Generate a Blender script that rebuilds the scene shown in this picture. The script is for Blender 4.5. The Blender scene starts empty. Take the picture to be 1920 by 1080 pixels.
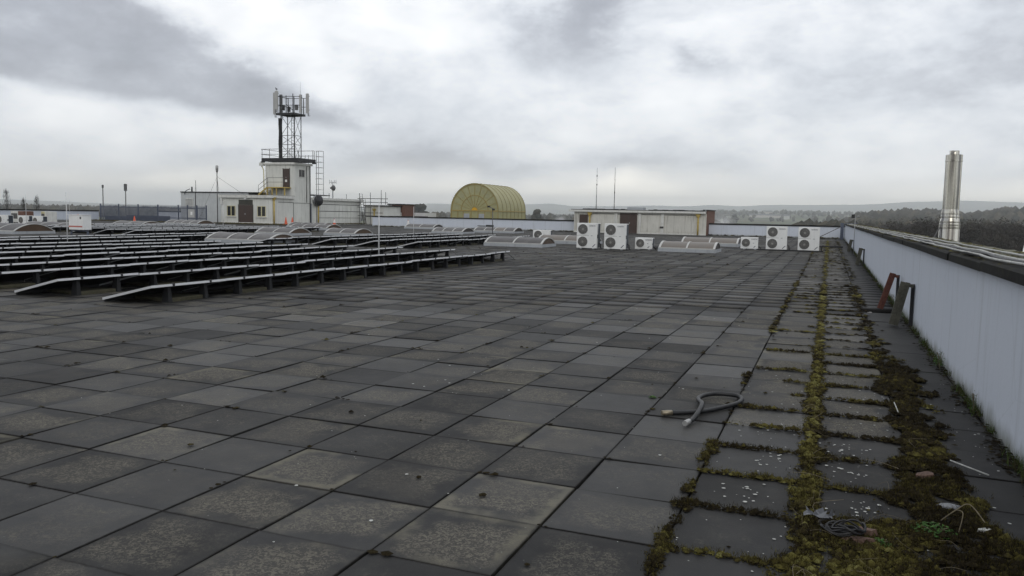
import bpy, bmesh, math, random
import numpy as np
from mathutils import Vector, Matrix, noise as mnoise

random.seed(7)
rng = np.random.default_rng(7)
R = math.radians
scene = bpy.context.scene
COL = scene.collection

# ------------------------------------------------------------------ camera
cam_d = bpy.data.cameras.new('camera')
cam = bpy.data.objects.new('camera', cam_d)
COL.objects.link(cam)
PITCH, ROLL, YAW, EYE = 0.09274, 0.0192, 0.37675, 1.515
fwd = Vector((-math.sin(YAW) * math.cos(PITCH), math.cos(YAW) * math.cos(PITCH), -math.sin(PITCH)))
rt0 = Vector((math.cos(YAW), math.sin(YAW), 0))
up0 = rt0.cross(fwd)
rt = rt0 * math.cos(ROLL) + up0 * math.sin(ROLL)
up = up0 * math.cos(ROLL) - rt0 * math.sin(ROLL)
mw = Matrix((rt, up, -fwd)).transposed().to_4x4()
mw.translation = Vector((0, 0, EYE))
cam.matrix_world = mw
cam_d.sensor_width = 36.0
cam_d.lens = 36.0 * 1492.6 / 1920.0
cam_d.clip_start = 0.1
cam_d.clip_end = 40000
scene.camera = cam

# ------------------------------------------------------------------ view
scene.view_settings.view_transform = 'Standard'
scene.view_settings.look = 'None'
scene.view_settings.exposure = 0.0
scene.view_settings.gamma = 1.0
scene.view_settings.use_curve_mapping = False
scene.render.engine = 'CYCLES'
scene.cycles.use_denoising = True
scene.cycles.max_bounces = 6
scene.cycles.volume_bounces = 3

# ------------------------------------------------------------------ node helper
class N:
    def __init__(self, tree):
        self.t = tree
    def node(self, typ, **kw):
        n = self.t.nodes.new(typ)
        for k, v in kw.items():
            setattr(n, k, v)
        return n
    def link(self, a, b):
        self.t.links.new(a, b)
    def put(self, sock, v):
        if hasattr(v, 'is_output'):
            self.t.links.new(v, sock)
        else:
            sock.default_value = v
    def m(self, op, a, b=None, c=None, clamp=False):
        n = self.node('ShaderNodeMath', operation=op)
        n.use_clamp = clamp
        self.put(n.inputs[0], a)
        if b is not None: self.put(n.inputs[1], b)
        if c is not None: self.put(n.inputs[2], c)
        return n.outputs[0]
    def noise(self, vec, scale, detail=4, rough=0.55, dist=0.0, out=0):
        n = self.node('ShaderNodeTexNoise')
        if vec is not None: self.link(vec, n.inputs['Vector'])
        n.inputs['Scale'].default_value = scale
        n.inputs['Detail'].default_value = detail
        n.inputs['Roughness'].default_value = rough
        n.inputs['Distortion'].default_value = dist
        return n.outputs[out]
    def voro(self, vec, scale, feature='F1', out='Distance'):
        n = self.node('ShaderNodeTexVoronoi', feature=feature)
        if vec is not None: self.link(vec, n.inputs['Vector'])
        n.inputs['Scale'].default_value = scale
        return n.outputs[out]
    def ramp(self, f, stops, interp='LINEAR'):
        n = self.node('ShaderNodeValToRGB')
        n.color_ramp.interpolation = interp
        el = n.color_ramp.elements
        while len(el) < len(stops): el.new(0.5)
        for e, (p, c) in zip(el, stops):
            e.position = p
            e.color = (c[0], c[1], c[2], 1) if not isinstance(c, (int, float)) else (c, c, c, 1)
        self.put(n.inputs[0], f)
        return n.outputs[0]
    def mix(self, f, a, b, blend='MIX'):
        n = self.node('ShaderNodeMix', data_type='RGBA', blend_type=blend)
        n.clamp_factor = True
        self.put(n.inputs[0], f)
        for s, v in ((n.inputs[6], a), (n.inputs[7], b)):
            if hasattr(v, 'is_output'): self.link(v, s)
            else: s.default_value = (v[0], v[1], v[2], 1)
        return n.outputs[2]
    def smooth(self, v, lo, hi):
        n = self.node('ShaderNodeMapRange', interpolation_type='SMOOTHSTEP')
        self.put(n.inputs[0], v)
        self.put(n.inputs[1], lo); self.put(n.inputs[2], hi)
        n.inputs[3].default_value = 0; n.inputs[4].default_value = 1
        return n.outputs[0]
    def scalevec(self, v, s):
        n = self.node('ShaderNodeVectorMath', operation='MULTIPLY')
        self.link(v, n.inputs[0]); n.inputs[1].default_value = s
        return n.outputs[0]

# ------------------------------------------------------------------ world: Nishita sky behind a broken cloud deck
SUN_EL, SUN_AZ = R(36), R(174)          # azimuth clockwise from +Y
world = bpy.data.worlds.new('World')
scene.world = world
world.use_nodes = True
w = N(world.node_tree)
world.node_tree.nodes.clear()
sky = w.node('ShaderNodeTexSky', sky_type='NISHITA')
sky.sun_disc = False
sky.sun_elevation = SUN_EL
sky.sun_rotation = SUN_AZ
skyc = w.scalevec(sky.outputs[0], (0.1, 0.1, 0.1))
tc = w.node('ShaderNodeTexCoord')
sep = w.node('ShaderNodeSeparateXYZ'); w.link(tc.outputs['Generated'], sep.inputs[0])
dx, dy, dz = sep.outputs
az = w.m('MULTIPLY', w.m('ARCTAN2', dx, dy), 57.29578)
el = w.m('MULTIPLY', w.m('ARCSINE', dz), 57.29578)
# cloud plane coordinates
den = w.m('ADD', w.m('MAXIMUM', dz, 0.0), 0.10)
cmb = w.node('ShaderNodeCombineXYZ')
w.link(w.m('DIVIDE', dx, den), cmb.inputs[0]); w.link(w.m('DIVIDE', dy, den), cmb.inputs[1])
P = cmb.outputs[0]
n1 = w.noise(P, 0.9, 8, 0.55, 0.3)
D1v = w.scalevec(tc.outputs['Generated'], (1.0, 1.0, 1.9))
nA = w.noise(D1v, 5.0, 12, 0.58, 0.15)
nB = w.noise(D1v, 15.0, 9, 0.62, 0.2)
nC = w.noise(D1v, 9.0, 8, 0.6, 0.2)
AZ = w.m('ADD', az, w.m('MULTIPLY', w.m('SUBTRACT', nC, 0.5), 12.0))
EL = w.m('ADD', el, w.m('MULTIPLY', w.m('SUBTRACT', nA, 0.5), 4.5))
def blob(a0, e0, sa, se, amp, rot=0.0):
    c, s = math.cos(R(rot)), math.sin(R(rot))
    a = w.m('SUBTRACT', AZ, a0); e = w.m('SUBTRACT', EL, e0)
    u = w.m('DIVIDE', w.m('ADD', w.m('MULTIPLY', a, c), w.m('MULTIPLY', e, s)), sa)
    v = w.m('DIVIDE', w.m('SUBTRACT', w.m('MULTIPLY', e, c), w.m('MULTIPLY', a, s)), se)
    q = w.m('ADD', w.m('MULTIPLY', u, u), w.m('MULTIPLY', v, v))
    return w.m('MULTIPLY', w.m('EXPONENT', w.m('MULTIPLY', q, -1.0)), amp)
val = w.m('MULTIPLY_ADD', w.smooth(nA, 0.30, 0.70), 0.34, 0.47)
val = w.m('ADD', val, w.m('MULTIPLY', w.m('SUBTRACT', nB, 0.5), 0.40))
val = w.m('ADD', val, w.m('MULTIPLY', w.m('SUBTRACT', n1, 0.5), 0.12))
# the long dark cloud shelf at the left
lowl = w.m('MULTIPLY_ADD', w.m('ADD', AZ, 54.0), -0.10, 7.3)
upl = w.m('MULTIPLY_ADD', w.m('ADD', AZ, 42.0), -0.56, 12.6)
shelf = w.m('MULTIPLY', w.smooth(w.m('SUBTRACT', EL, lowl), -0.45, 0.9), w.smooth(w.m('SUBTRACT', upl, EL), -0.8, 3.2))
val = w.m('ADD', val, w.m('MULTIPLY', shelf, -0.44))
BLOBS = [(-17.5, 13.0, 3.8, 3.0, -0.36, 0), (-9.6, 10.7, 2.3, 0.9, -0.34, -12), (3, 9.5, 7, 3, -0.16, 0), (10, 13, 6, 4, -0.20, 0),
         (-33, 12.8, 5.0, 2.2, 0.22, -10), (-11.8, 10.5, 3.5, 2.2, 0.12, 0), (-23, 8.5, 5, 3, 0.08, 0), (-48, 5.2, 9, 1.2, 0.10, -6),
         (-46, 2.4, 12, 0.8, -0.14, 0), (-26, 3.1, 9, 0.7, -0.18, 0), (-34, 3.6, 12, 0.9, -0.16, 0), (-14, 3.4, 9, 0.7, -0.12, 0), (-17.4, 3.0, 1.6, 0.8, 0.20, 0), (1.8, 3.4, 4.0, 0.8, 0.18, 0),
         (-10, 2.2, 4, 0.6, -0.10, 0), (8, 5.5, 4, 3, -0.08, 0)]
for b in BLOBS:
    val = w.m('ADD', val, blob(*b))
cloud = w.ramp(val, [(0.0, (0.27, 0.285, 0.325)), (0.28, (0.42, 0.44, 0.49)), (0.50, (0.66, 0.69, 0.74)),
                     (0.70, (0.85, 0.87, 0.90)), (1.0, (1.10, 1.105, 1.10))])
warm = w.m('MULTIPLY', w.m('EXPONENT', w.m('MULTIPLY', w.m('POWER', w.m('DIVIDE', w.m('SUBTRACT', EL, 1.1), 1.25), 2.0), -1.0)), 0.85)
cloud = w.mix(warm, cloud, (1.80, 1.70, 1.50))
below = w.smooth(el, -1.0, -8.0)
cloud = w.mix(below, cloud, (0.16, 0.165, 0.15))
cover = w.m('MULTIPLY_ADD', w.m('SUBTRACT', 0.95, n1), 0.12, 0.90, clamp=True)
final = w.mix(cover, skyc, cloud)
bgn = w.node('ShaderNodeBackground')
w.link(final, bgn.inputs[0]); bgn.inputs[1].default_value = 1.20
wo = w.node('ShaderNodeOutputWorld'); w.link(bgn.outputs[0], wo.inputs[0])

# ------------------------------------------------------------------ sun behind thin cloud
sd = bpy.data.lights.new('sun', 'SUN')
sd.energy = 0.55
sd.angle = R(25)
sd.color = (1.0, 0.95, 0.87)
sun = bpy.data.objects.new('sun', sd)
COL.objects.link(sun)
sdir = Vector((math.sin(SUN_AZ) * math.cos(SUN_EL), math.cos(SUN_AZ) * math.cos(SUN_EL), math.sin(SUN_EL)))
sun.rotation_euler = sdir.to_track_quat('Z', 'Y').to_euler()
sun.location = (0, 0, 60)

# ------------------------------------------------------------------ materials
def new_mat(name):
    m = bpy.data.materials.new(name)
    m.use_nodes = True
    n = N(m.node_tree)
    b = m.node_tree.nodes['Principled BSDF']
    return m, n, b
def pos(n):
    return n.node('ShaderNodeNewGeometry').outputs['Position']
def mat(name, col, rough=0.7, metal=0.0, var=0.18, vs=3.0, fine=40.0, bump=0.0, bscale=60.0, dirt=None, streak=0.0, spec=0.4, rvar=0.0):
    """plain painted / metal / masonry surface with blotches, fine grain and optional vertical rain streaks"""
    m, n, b = new_mat(name)
    p = pos(n)
    a = n.noise(p, vs, 5, 0.6)
    f = n.noise(p, fine, 3, 0.6)
    k = n.m('ADD', n.m('MULTIPLY', a, 0.65), n.m('MULTIPLY', f, 0.35))
    k = n.smooth(k, 0.3, 0.7)
    lo = tuple(c * (1 - var) for c in col); hi = tuple(min(1, c * (1 + var)) for c in col)
    c = n.mix(k, lo, hi)
    if streak:
        sv = n.scalevec(p, (7.0, 7.0, 0.5))
        s = n.smooth(n.noise(sv, 1.0, 4, 0.6), 0.50, 0.72)
        dc = dirt or tuple(x * 0.45 for x in col)
        c = n.mix(n.m('MULTIPLY', s, streak), c, dc)
    elif dirt:
        s = n.smooth(n.noise(p, vs * 2.3, 6, 0.7), 0.52, 0.68)
        c = n.mix(n.m('MULTIPLY', s, 0.7), c, dirt)
    n.link(c, b.inputs['Base Color'])
    if rvar:
        n.link(n.m('MULTIPLY_ADD', a, rvar * 2, rough - rvar), b.inputs['Roughness'])
    else:
        b.inputs['Roughness'].default_value = rough
    b.inputs['Metallic'].default_value = metal
    b.inputs['Specular IOR Level'].default_value = spec
    if bump:
        bn = n.node('ShaderNodeBump'); bn.inputs['Strength'].default_value = bump; bn.inputs['Distance'].default_value = 0.01
        n.link(n.noise(p, bscale, 5, 0.65), bn.inputs['Height']); n.link(bn.outputs[0], b.inputs['Normal'])
    return m

M = {}
M['white_wall'] = mat('white_wall_paint', (0.49, 0.525, 0.60), 0.65, var=0.04, vs=0.8, fine=25, bump=0.15, bscale=30, streak=0.15, dirt=(0.28, 0.30, 0.33))
def wall_mat():
    m, n, b = new_mat('white_wall_paint')
    p = pos(n)
    sx = n.node('ShaderNodeSeparateXYZ'); n.link(p, sx.inputs[0])
    c = n.mix(n.noise(p, 0.7, 5, 0.6), (0.53, 0.57, 0.64), (0.60, 0.635, 0.695))
    st_ = n.smooth(n.noise(n.scalevec(p, (9.0, 9.0, 0.55)), 1.0, 5, 0.6), 0.52, 0.75)
    c = n.mix(n.m('MULTIPLY', st_, 0.38), c, (0.33, 0.35, 0.37))
    sc_ = n.smooth(n.noise(p, 6.5, 6, 0.7), 0.60, 0.72)
    c = n.mix(n.m('MULTIPLY', sc_, 0.22), c, (0.30, 0.31, 0.31))
    foot = n.smooth(n.m('ADD', sx.outputs[2], n.m('MULTIPLY', n.m('SUBTRACT', n.noise(n.scalevec(p, (4, 4, 1.5)), 1.0, 6, 0.7), 0.5), 0.34)), 0.17, -0.02)
    c = n.mix(n.m('MULTIPLY', foot, 0.75), c, (0.12, 0.125, 0.085))
    crack = n.smooth(n.voro(n.scalevec(p, (0.55, 0.55, 0.9)), 1.0, 'DISTANCE_TO_EDGE'), 0.006, 0.0)
    c = n.mix(n.m('MULTIPLY', crack, 0.10), c, (0.22, 0.225, 0.23))
    n.link(c, b.inputs['Base Color']); b.inputs['Roughness'].default_value = 0.7
    b.inputs['Specular IOR Level'].default_value = 0.25
    bn = n.node('ShaderNodeBump'); bn.inputs['Strength'].default_value = 0.2; bn.inputs['Distance'].default_value = 0.01
    n.link(n.noise(p, 22, 5, 0.65), bn.inputs['Height']); n.link(bn.outputs[0], b.inputs['Normal'])
    return m
M['white_wall'] = wall_mat()
M['render'] = mat('painted_render', (0.64, 0.645, 0.605), 0.8, var=0.08, vs=0.9, streak=0.45, dirt=(0.26, 0.26, 0.23), bump=0.1)
M['render_hut'] = mat('hut_render', (0.57, 0.56, 0.51), 0.8, var=0.10, vs=0.9, streak=0.6, dirt=(0.22, 0.20, 0.16), bump=0.1)
M['trim'] = mat('pale_trim', (0.62, 0.62, 0.585), 0.7, var=0.1, streak=0.4, dirt=(0.25, 0.24, 0.21))
M['back_clad'] = mat('grey_cladding', (0.50, 0.52, 0.52), 0.6, var=0.06, streak=0.3)
M['groove'] = mat('shadow_joint', (0.06, 0.06, 0.058), 0.9)
M['bitumen'] = mat('black_bitumen', (0.018, 0.018, 0.018), 0.85, var=0.3, bump=0.3, bscale=25)
M['deck'] = mat('roof_bitumen', (0.022, 0.021, 0.019), 0.9, var=0.35, vs=2)
M['coping'] = mat('dark_coping', (0.017, 0.017, 0.016), 0.9, spec=0.15, var=0.45, vs=4, bump=0.4, bscale=20, dirt=(0.036, 0.034, 0.016))
M['coping_moss'] = mat('mossy_coping', (0.12, 0.118, 0.085), 0.9, var=0.45, vs=7, bump=0.7, bscale=35, dirt=(0.11, 0.115, 0.04))
M['brown_door'] = mat('brown_door_paint', (0.058, 0.038, 0.031), 0.5, var=0.15, vs=2)
M['transom'] = mat('dark_transom', (0.045, 0.045, 0.035), 0.5)
M['cream'] = mat('cream_frame', (0.55, 0.50, 0.30), 0.6, var=0.15)
M['yellow'] = mat('yellow_paint', (0.46, 0.34, 0.09), 0.6, var=0.2, vs=5, streak=0.35, dirt=(0.2, 0.16, 0.07))
M['glass'] = mat('dark_glass', (0.02, 0.021, 0.02), 0.12, var=0.3, vs=0.7, spec=0.6)
M['black_metal'] = mat('blackened_steel', (0.022, 0.022, 0.024), 0.55, var=0.3)
M['galv'] = mat('galvanised_steel', (0.34, 0.35, 0.36), 0.5, metal=0.6, var=0.15)
M['dark_galv'] = mat('weathered_tube', (0.13, 0.13, 0.13), 0.6, metal=0.4, var=0.2)
M['antenna'] = mat('antenna_radome', (0.42, 0.42, 0.41), 0.5, var=0.08, vs=1.0)
M['fence'] = mat('blue_grey_fence', (0.085, 0.10, 0.14), 0.5, var=0.15)
M['fence_panel'] = mat('blue_sheet', (0.08, 0.095, 0.135), 0.6, var=0.12, vs=1.5)
M['brick_far'] = mat('red_brick', (0.14, 0.072, 0.053), 0.85, var=0.25, vs=6)
M['white_metal'] = mat('white_casing', (0.74, 0.745, 0.73), 0.45, var=0.05, vs=2.0, fine=12, streak=0.12)
M['white_pole'] = mat('white_pole', (0.55, 0.56, 0.56), 0.5, var=0.1)
M['fan_grille'] = mat('fan_grille', (0.25, 0.245, 0.23), 0.6, var=0.15)
M['fan_dark'] = mat('fan_recess', (0.085, 0.083, 0.08), 0.7, var=0.2)
M['coil'] = mat('coil_fins', (0.03, 0.038, 0.05), 0.5, var=0.25)
M['logo_blue'] = mat('logo_ink', (0.02, 0.025, 0.06), 0.5, var=0.0)
M['sky_white'] = mat('skylight_frame', (0.46, 0.46, 0.44), 0.5, var=0.10, vs=6, dirt=(0.42, 0.41, 0.37))
M['kerb'] = mat('skylight_kerb', (0.36, 0.38, 0.40), 0.6, var=0.08, streak=0.35)
M['sky_end'] = mat('bronze_end', (0.075, 0.046, 0.026), 0.5, var=0.2, vs=2)
M['sky_end_grey'] = mat('smoked_end', (0.045, 0.038, 0.034), 0.45, var=0.2, vs=2)
M['alu'] = mat('panel_frame_aluminium', (0.52, 0.53, 0.54), 0.5, metal=0.2, var=0.06, vs=4)
M['alu_side'] = M['alu']
M['panel_glass'] = mat('solar_cells', (0.018, 0.022, 0.035), 0.14, var=0.2, vs=6, spec=0.6)
M['backsheet_shade'] = mat('panel_back_shade', (0.012, 0.012, 0.013), 0.6, var=0.15)
M['leg'] = mat('grey_plastic_leg', (0.013, 0.0135, 0.015), 0.8, var=0.2, vs=8)
M['ballast'] = mat('mossy_ballast', (0.060, 0.055, 0.034), 0.95, var=0.35, vs=9, bump=0.5, dirt=(0.030, 0.034, 0.012))
M['orange'] = mat('cone_orange', (0.55, 0.085, 0.03), 0.5, var=0.1)
M['cone_white'] = mat('cone_sleeve', (0.62, 0.60, 0.58), 0.5, var=0.1)
M['red_stripe'] = mat('red_stripe', (0.45, 0.13, 0.10), 0.5, var=0.1)
M['vault'] = mat('yellow_sheet', (0.30, 0.28, 0.135), 0.5, var=0.10, vs=1.2, streak=0.2, dirt=(0.25, 0.22, 0.08))
M['vault_pane'] = mat('pale_yellow_pane', (0.33, 0.315, 0.16), 0.35, var=0.10, vs=1.1)
M['vault_pane_grey'] = mat('grey_green_pane', (0.335, 0.325, 0.185), 0.25, var=0.12, vs=1.1)
M['amber'] = mat('amber_bar', (0.33, 0.25, 0.08), 0.5, var=0.15)
M['rib_dark'] = mat('vault_rib', (0.20, 0.17, 0.055), 0.5, var=0.15)
M['sunburst'] = mat('orange_sunburst', (0.62, 0.34, 0.015), 0.5, var=0.1)
M['timber'] = mat('grey_timber', (0.082, 0.080, 0.062), 0.9, var=0.35, vs=14, bump=0.6, bscale=60)
M['timber_dark'] = mat('dark_timber', (0.030, 0.030, 0.032), 0.85, var=0.3)
M['timber_red'] = mat('red_painted_timber', (0.105, 0.040, 0.029), 0.85, var=0.3, vs=10, bump=0.4)
M['rubber'] = mat('black_hose', (0.014, 0.0145, 0.016), 0.5, var=0.3, vs=20)
M['brass'] = mat('hose_coupling', (0.30, 0.26, 0.19), 0.4, metal=0.6, var=0.2)
M['coupling_grey'] = mat('grey_coupling', (0.38, 0.38, 0.37), 0.4, metal=0.5, var=0.15)
M['cable_white'] = mat('pale_cable', (0.40, 0.40, 0.38), 0.6, var=0.25, vs=12, dirt=(0.08, 0.08, 0.06))
M['cable_black'] = mat('black_cable', (0.015, 0.015, 0.016), 0.5)
M['clear_plastic'] = mat('crumpled_plastic', (0.10, 0.105, 0.115), 0.25, var=0.2)
M['fragment'] = mat('brick_fragment', (0.12, 0.075, 0.058), 0.9, var=0.3, vs=18, bump=0.5)
M['straw'] = mat('dry_stalk', (0.16, 0.135, 0.09), 0.85, var=0.3, vs=30)
M['lichen'] = mat('lichen', (0.42, 0.425, 0.40), 0.9, var=0.25, vs=40)
M['conifer'] = mat('winter_tree', (0.040, 0.038, 0.030), 0.95, var=0.35, vs=0.3)
M['pale_build'] = mat('pale_wall', (0.5, 0.47, 0.43), 0.8)
M['slate'] = mat('slate_roof', (0.10, 0.10, 0.11), 0.7)
M['shed_wall'] = mat('grey_shed_wall', (0.24, 0.26, 0.28), 0.6, var=0.08, vs=0.6)
M['shed_roof'] = mat('pale_shed_roof', (0.62, 0.62, 0.61), 0.5, var=0.08, vs=0.6)
M['gull_white'] = mat('gull_white', (0.6, 0.6, 0.6), 0.7)
M['gull_grey'] = mat('gull_grey', (0.10, 0.11, 0.12), 0.7)

# skylight glazing: smoked polycarbonate with flutes
def glazing(name, col):
    m, n, b = new_mat(name)
    p = pos(n)
    sv = n.scalevec(p, (60.0, 3.0, 3.0))
    f = n.noise(sv, 1.0, 3, 0.5)
    d = n.smooth(n.noise(p, 2.5, 5, 0.65), 0.42, 0.7)
    c = n.mix(f, tuple(x * 0.8 for x in col), tuple(x * 1.2 for x in col))
    c = n.mix(n.m('MULTIPLY', d, 0.5), c, (0.11, 0.105, 0.095))
    n.link(c, b.inputs['Base Color'])
    b.inputs['Roughness'].default_value = 0.42
    b.inputs['Specular IOR Level'].default_value = 0.30
    return m
M['glaze'] = glazing('smoked_polycarbonate', (0.055, 0.050, 0.049))
M['glaze_warm'] = glazing('bronze_polycarbonate', (0.125, 0.105, 0.085))

# steel flue: bright stainless with reflection bands painted in, plus tarnish streaks
def flue_mat():
    m, n, b = new_mat('stainless_flue')
    p = pos(n)
    s = n.noise(n.scalevec(p, (5.5, 5.5, 0.22)), 1.0, 3, 0.5)
    s2 = n.noise(n.scalevec(p, (22, 22, 1.2)), 1.0, 4, 0.6)
    c = n.ramp(s, [(0.38, (0.17, 0.155, 0.14)), (0.46, (0.50, 0.48, 0.42)), (0.55, (0.64, 0.62, 0.56)), (0.63, (0.24, 0.235, 0.225))])
    c = n.mix(n.m('MULTIPLY', n.smooth(s2, .58, .70), 0.5), c, (0.16, 0.14, 0.11))
    n.link(c, b.inputs['Base Color'])
    b.inputs['Metallic'].default_value = 1.0
    n.link(n.m('MULTIPLY_ADD', s2, 0.25, 0.12), b.inputs['Roughness'])
    return m
M['flue'] = flue_mat()

GX, GY, SL = -1.84, 2.965, 0.6      # slab grid
def slab_mat(name, from_object):
    m, n, b = new_mat(name)
    p = pos(n)
    if from_object:
        s = n.node('ShaderNodeObjectInfo').outputs['Color']
    else:
        a = n.node('ShaderNodeAttribute'); a.attribute_name = 'tint'; s = a.outputs['Color']
    sp = n.node('ShaderNodeSeparateColor'); n.link(s, sp.inputs[0])
    tint, patt, wet = sp.outputs
    sx = n.node('ShaderNodeSeparateXYZ'); n.link(p, sx.inputs[0])
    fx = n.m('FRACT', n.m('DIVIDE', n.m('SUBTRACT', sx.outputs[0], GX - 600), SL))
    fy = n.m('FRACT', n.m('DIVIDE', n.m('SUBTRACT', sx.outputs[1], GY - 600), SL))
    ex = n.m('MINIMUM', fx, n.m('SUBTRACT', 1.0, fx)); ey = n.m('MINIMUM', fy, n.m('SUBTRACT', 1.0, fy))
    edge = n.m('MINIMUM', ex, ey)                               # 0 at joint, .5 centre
    # per-slab offset so no two slabs share a pattern
    off = n.node('ShaderNodeCombineXYZ'); n.link(n.m('MULTIPLY', tint, 37.0), off.inputs[2])
    va = n.node('ShaderNodeVectorMath', operation='ADD'); n.link(p, va.inputs[0]); n.link(off.outputs[0], va.inputs[1])
    q = va.outputs[0]
    big = n.noise(q, 3.2, 5, 0.6)
    mid = n.noise(q, 14.0, 5, 0.65, 0.4)
    worm = n.noise(q, 46.0, 4, 0.64, 1.4)
    part_ = n.noise(q, 1.7, 3, 0.5)
    grit = n.noise(p, 190.0, 3, 0.7)
    wide = n.noise(p, 0.22, 3, 0.5)
    basev = n.m('MULTIPLY_ADD', tint, 0.014, 0.034)
    damp = n.smooth(n.noise(n.scalevec(p, (0.75, 0.5, 1.0)), 1.0, 5, 0.6), 0.38, 0.62)
    basev = n.m('MULTIPLY', basev, n.m('MULTIPLY', n.m('MULTIPLY_ADD', wide, 0.5, 0.78), n.m('MULTIPLY_ADD', damp, 0.34, 0.80)))
    base = n.mix(0.5, (0.95, 0.97, 1.0), (1.0, 0.97, 0.92))
    vv = n.node('ShaderNodeVectorMath', operation='SCALE')
    col0 = n.ramp(n.m('ADD', n.m('MULTIPLY', big, 0.6), n.m('MULTIPLY', mid, 0.4)), [(0.3, (0.68, 0.69, 0.72)), (0.7, (1.26, 1.24, 1.19))])
    n.link(col0, vv.inputs[0]); n.link(basev, vv.inputs['Scale'])
    c = vv.outputs[0]
    # weathered cement skin: pale vermicular crust in the middle, smooth dark margin
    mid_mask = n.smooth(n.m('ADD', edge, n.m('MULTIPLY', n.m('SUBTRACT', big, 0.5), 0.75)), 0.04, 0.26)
    crust = n.m('MULTIPLY', n.smooth(worm, 0.48, 0.57), n.m('MULTIPLY', mid_mask, n.smooth(n.m('ADD', patt, n.m('SUBTRACT', mid, 0.5)), 0.05, 0.85)))
    crust = n.m('MULTIPLY', crust, n.smooth(part_, 0.26, 0.58))
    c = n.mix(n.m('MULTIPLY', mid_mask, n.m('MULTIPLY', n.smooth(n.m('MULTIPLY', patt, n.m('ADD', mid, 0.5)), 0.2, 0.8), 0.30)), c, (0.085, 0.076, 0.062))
    c = n.mix(n.m('MULTIPLY', crust, 0.78), c, (0.172, 0.160, 0.130))
    # pale lime rim on some slabs
    rim = n.m('MULTIPLY', n.smooth(n.m('ADD', edge, n.m('MULTIPLY', n.m('SUBTRACT', mid, 0.5), 0.22)), 0.16, 0.05), n.smooth(n.m('MULTIPLY', patt, n.m('ADD', big, 0.35)), 0.52, 0.78))
    c = n.mix(n.m('MULTIPLY', rim, n.m('MULTIPLY', n.smooth(part_, 0.45, 0.62), 0.6)), c, (0.165, 0.152, 0.112))
    # fine pale grit and dark specks
    c = n.mix(n.m('MULTIPLY', n.smooth(grit, 0.60, 0.72), 0.30), c, (0.16, 0.15, 0.13))
    c = n.mix(n.m('MULTIPLY', n.smooth(grit, 0.40, 0.30), 0.35), c, (0.014, 0.014, 0.013))
    spot = n.smooth(n.noise(p, 26.0, 2, 0.5), 0.73, 0.76)
    c = n.mix(n.m('MULTIPLY', spot, n.m('MULTIPLY', patt, 0.5)), c, (0.23, 0.235, 0.215))
    # occlusion shade painted dark along the slab joints
    c = n.mix(n.m('MULTIPLY', n.smooth(n.m('ADD', edge, n.m('MULTIPLY', n.m('SUBTRACT', mid, 0.5), 0.05)), 0.035, 0.004), 0.75), c, (0.011, 0.010, 0.009))
    n.link(c, b.inputs['Base Color'])
    rough = n.m('SUBTRACT', n.m('MULTIPLY_ADD', mid, 0.2, 0.62), n.m('MULTIPLY', wet, 0.22))
    n.link(n.m('ADD', rough, n.m('MULTIPLY', crust, 0.2)), b.inputs['Roughness'])
    n.link(n.m('MULTIPLY_ADD', n.m('POWER', wet, 2.5), 0.07, 0.065), b.inputs['Specular IOR Level'])
    h = n.m('ADD', n.m('MULTIPLY', crust, 0.7), n.m('ADD', n.m('MULTIPLY', grit, 0.35), n.m('MULTIPLY', mid, 0.5)))
    bn = n.node('ShaderNodeBump'); bn.inputs['Strength'].default_value = 0.35; bn.inputs['Distance'].default_value = 0.004
    n.link(h, bn.inputs['Height']); n.link(bn.outputs[0], b.inputs['Normal'])
    return m
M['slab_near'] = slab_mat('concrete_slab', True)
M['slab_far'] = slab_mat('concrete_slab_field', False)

def tint_mat(name, stops, rough=0.95, bump=0.0, bscale=200, extra=0.0, nscale=60.0):
    m, n, b = new_mat(name)
    a = n.node('ShaderNodeAttribute'); a.attribute_name = 'tint'
    p = pos(n)
    f = n.m('ADD', a.outputs['Fac'], n.m('MULTIPLY', n.m('SUBTRACT', n.noise(p, nscale, 4, 0.7), 0.5), extra))
    n.link(n.ramp(f, stops), b.inputs['Base Color'])
    b.inputs['Roughness'].default_value = rough
    b.inputs['Specular IOR Level'].default_value = 0.06
    if bump:
        bn = n.node('ShaderNodeBump'); bn.inputs['Strength'].default_value = bump; bn.inputs['Distance'].default_value = 0.006
        n.link(n.noise(p, bscale, 4, 0.7), bn.inputs['Height']); n.link(bn.outputs[0], b.inputs['Normal'])
    return m
M['moss'] = tint_mat('moss', [(0.0, (0.012, 0.0095, 0.006)), (0.32, (0.029, 0.023, 0.011)), (0.58, (0.070, 0.060, 0.018)), (0.80, (0.112, 0.100, 0.028)), (1.0, (0.168, 0.160, 0.058))], bump=1.0, extra=0.75, nscale=110)
M['grass'] = tint_mat('grass', [(0.0, (0.10, 0.085, 0.05)), (0.4, (0.045, 0.055, 0.016)), (1.0, (0.07, 0.115, 0.028))], rough=0.7)
M['weed'] = tint_mat('weed_leaf', [(0.0, (0.025, 0.055, 0.014)), (1.0, (0.06, 0.14, 0.03))], rough=0.6)
M['wood_near'] = tint_mat('bare_woodland', [(0.0, (0.020, 0.0175, 0.015)), (0.6, (0.034, 0.029, 0.024)), (1.0, (0.050, 0.042, 0.033))])
M['wood_far'] = tint_mat('far_woodland', [(0.0, (0.020, 0.022, 0.015)), (0.5, (0.044, 0.040, 0.028)), (1.0, (0.085, 0.072, 0.045))])
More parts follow.
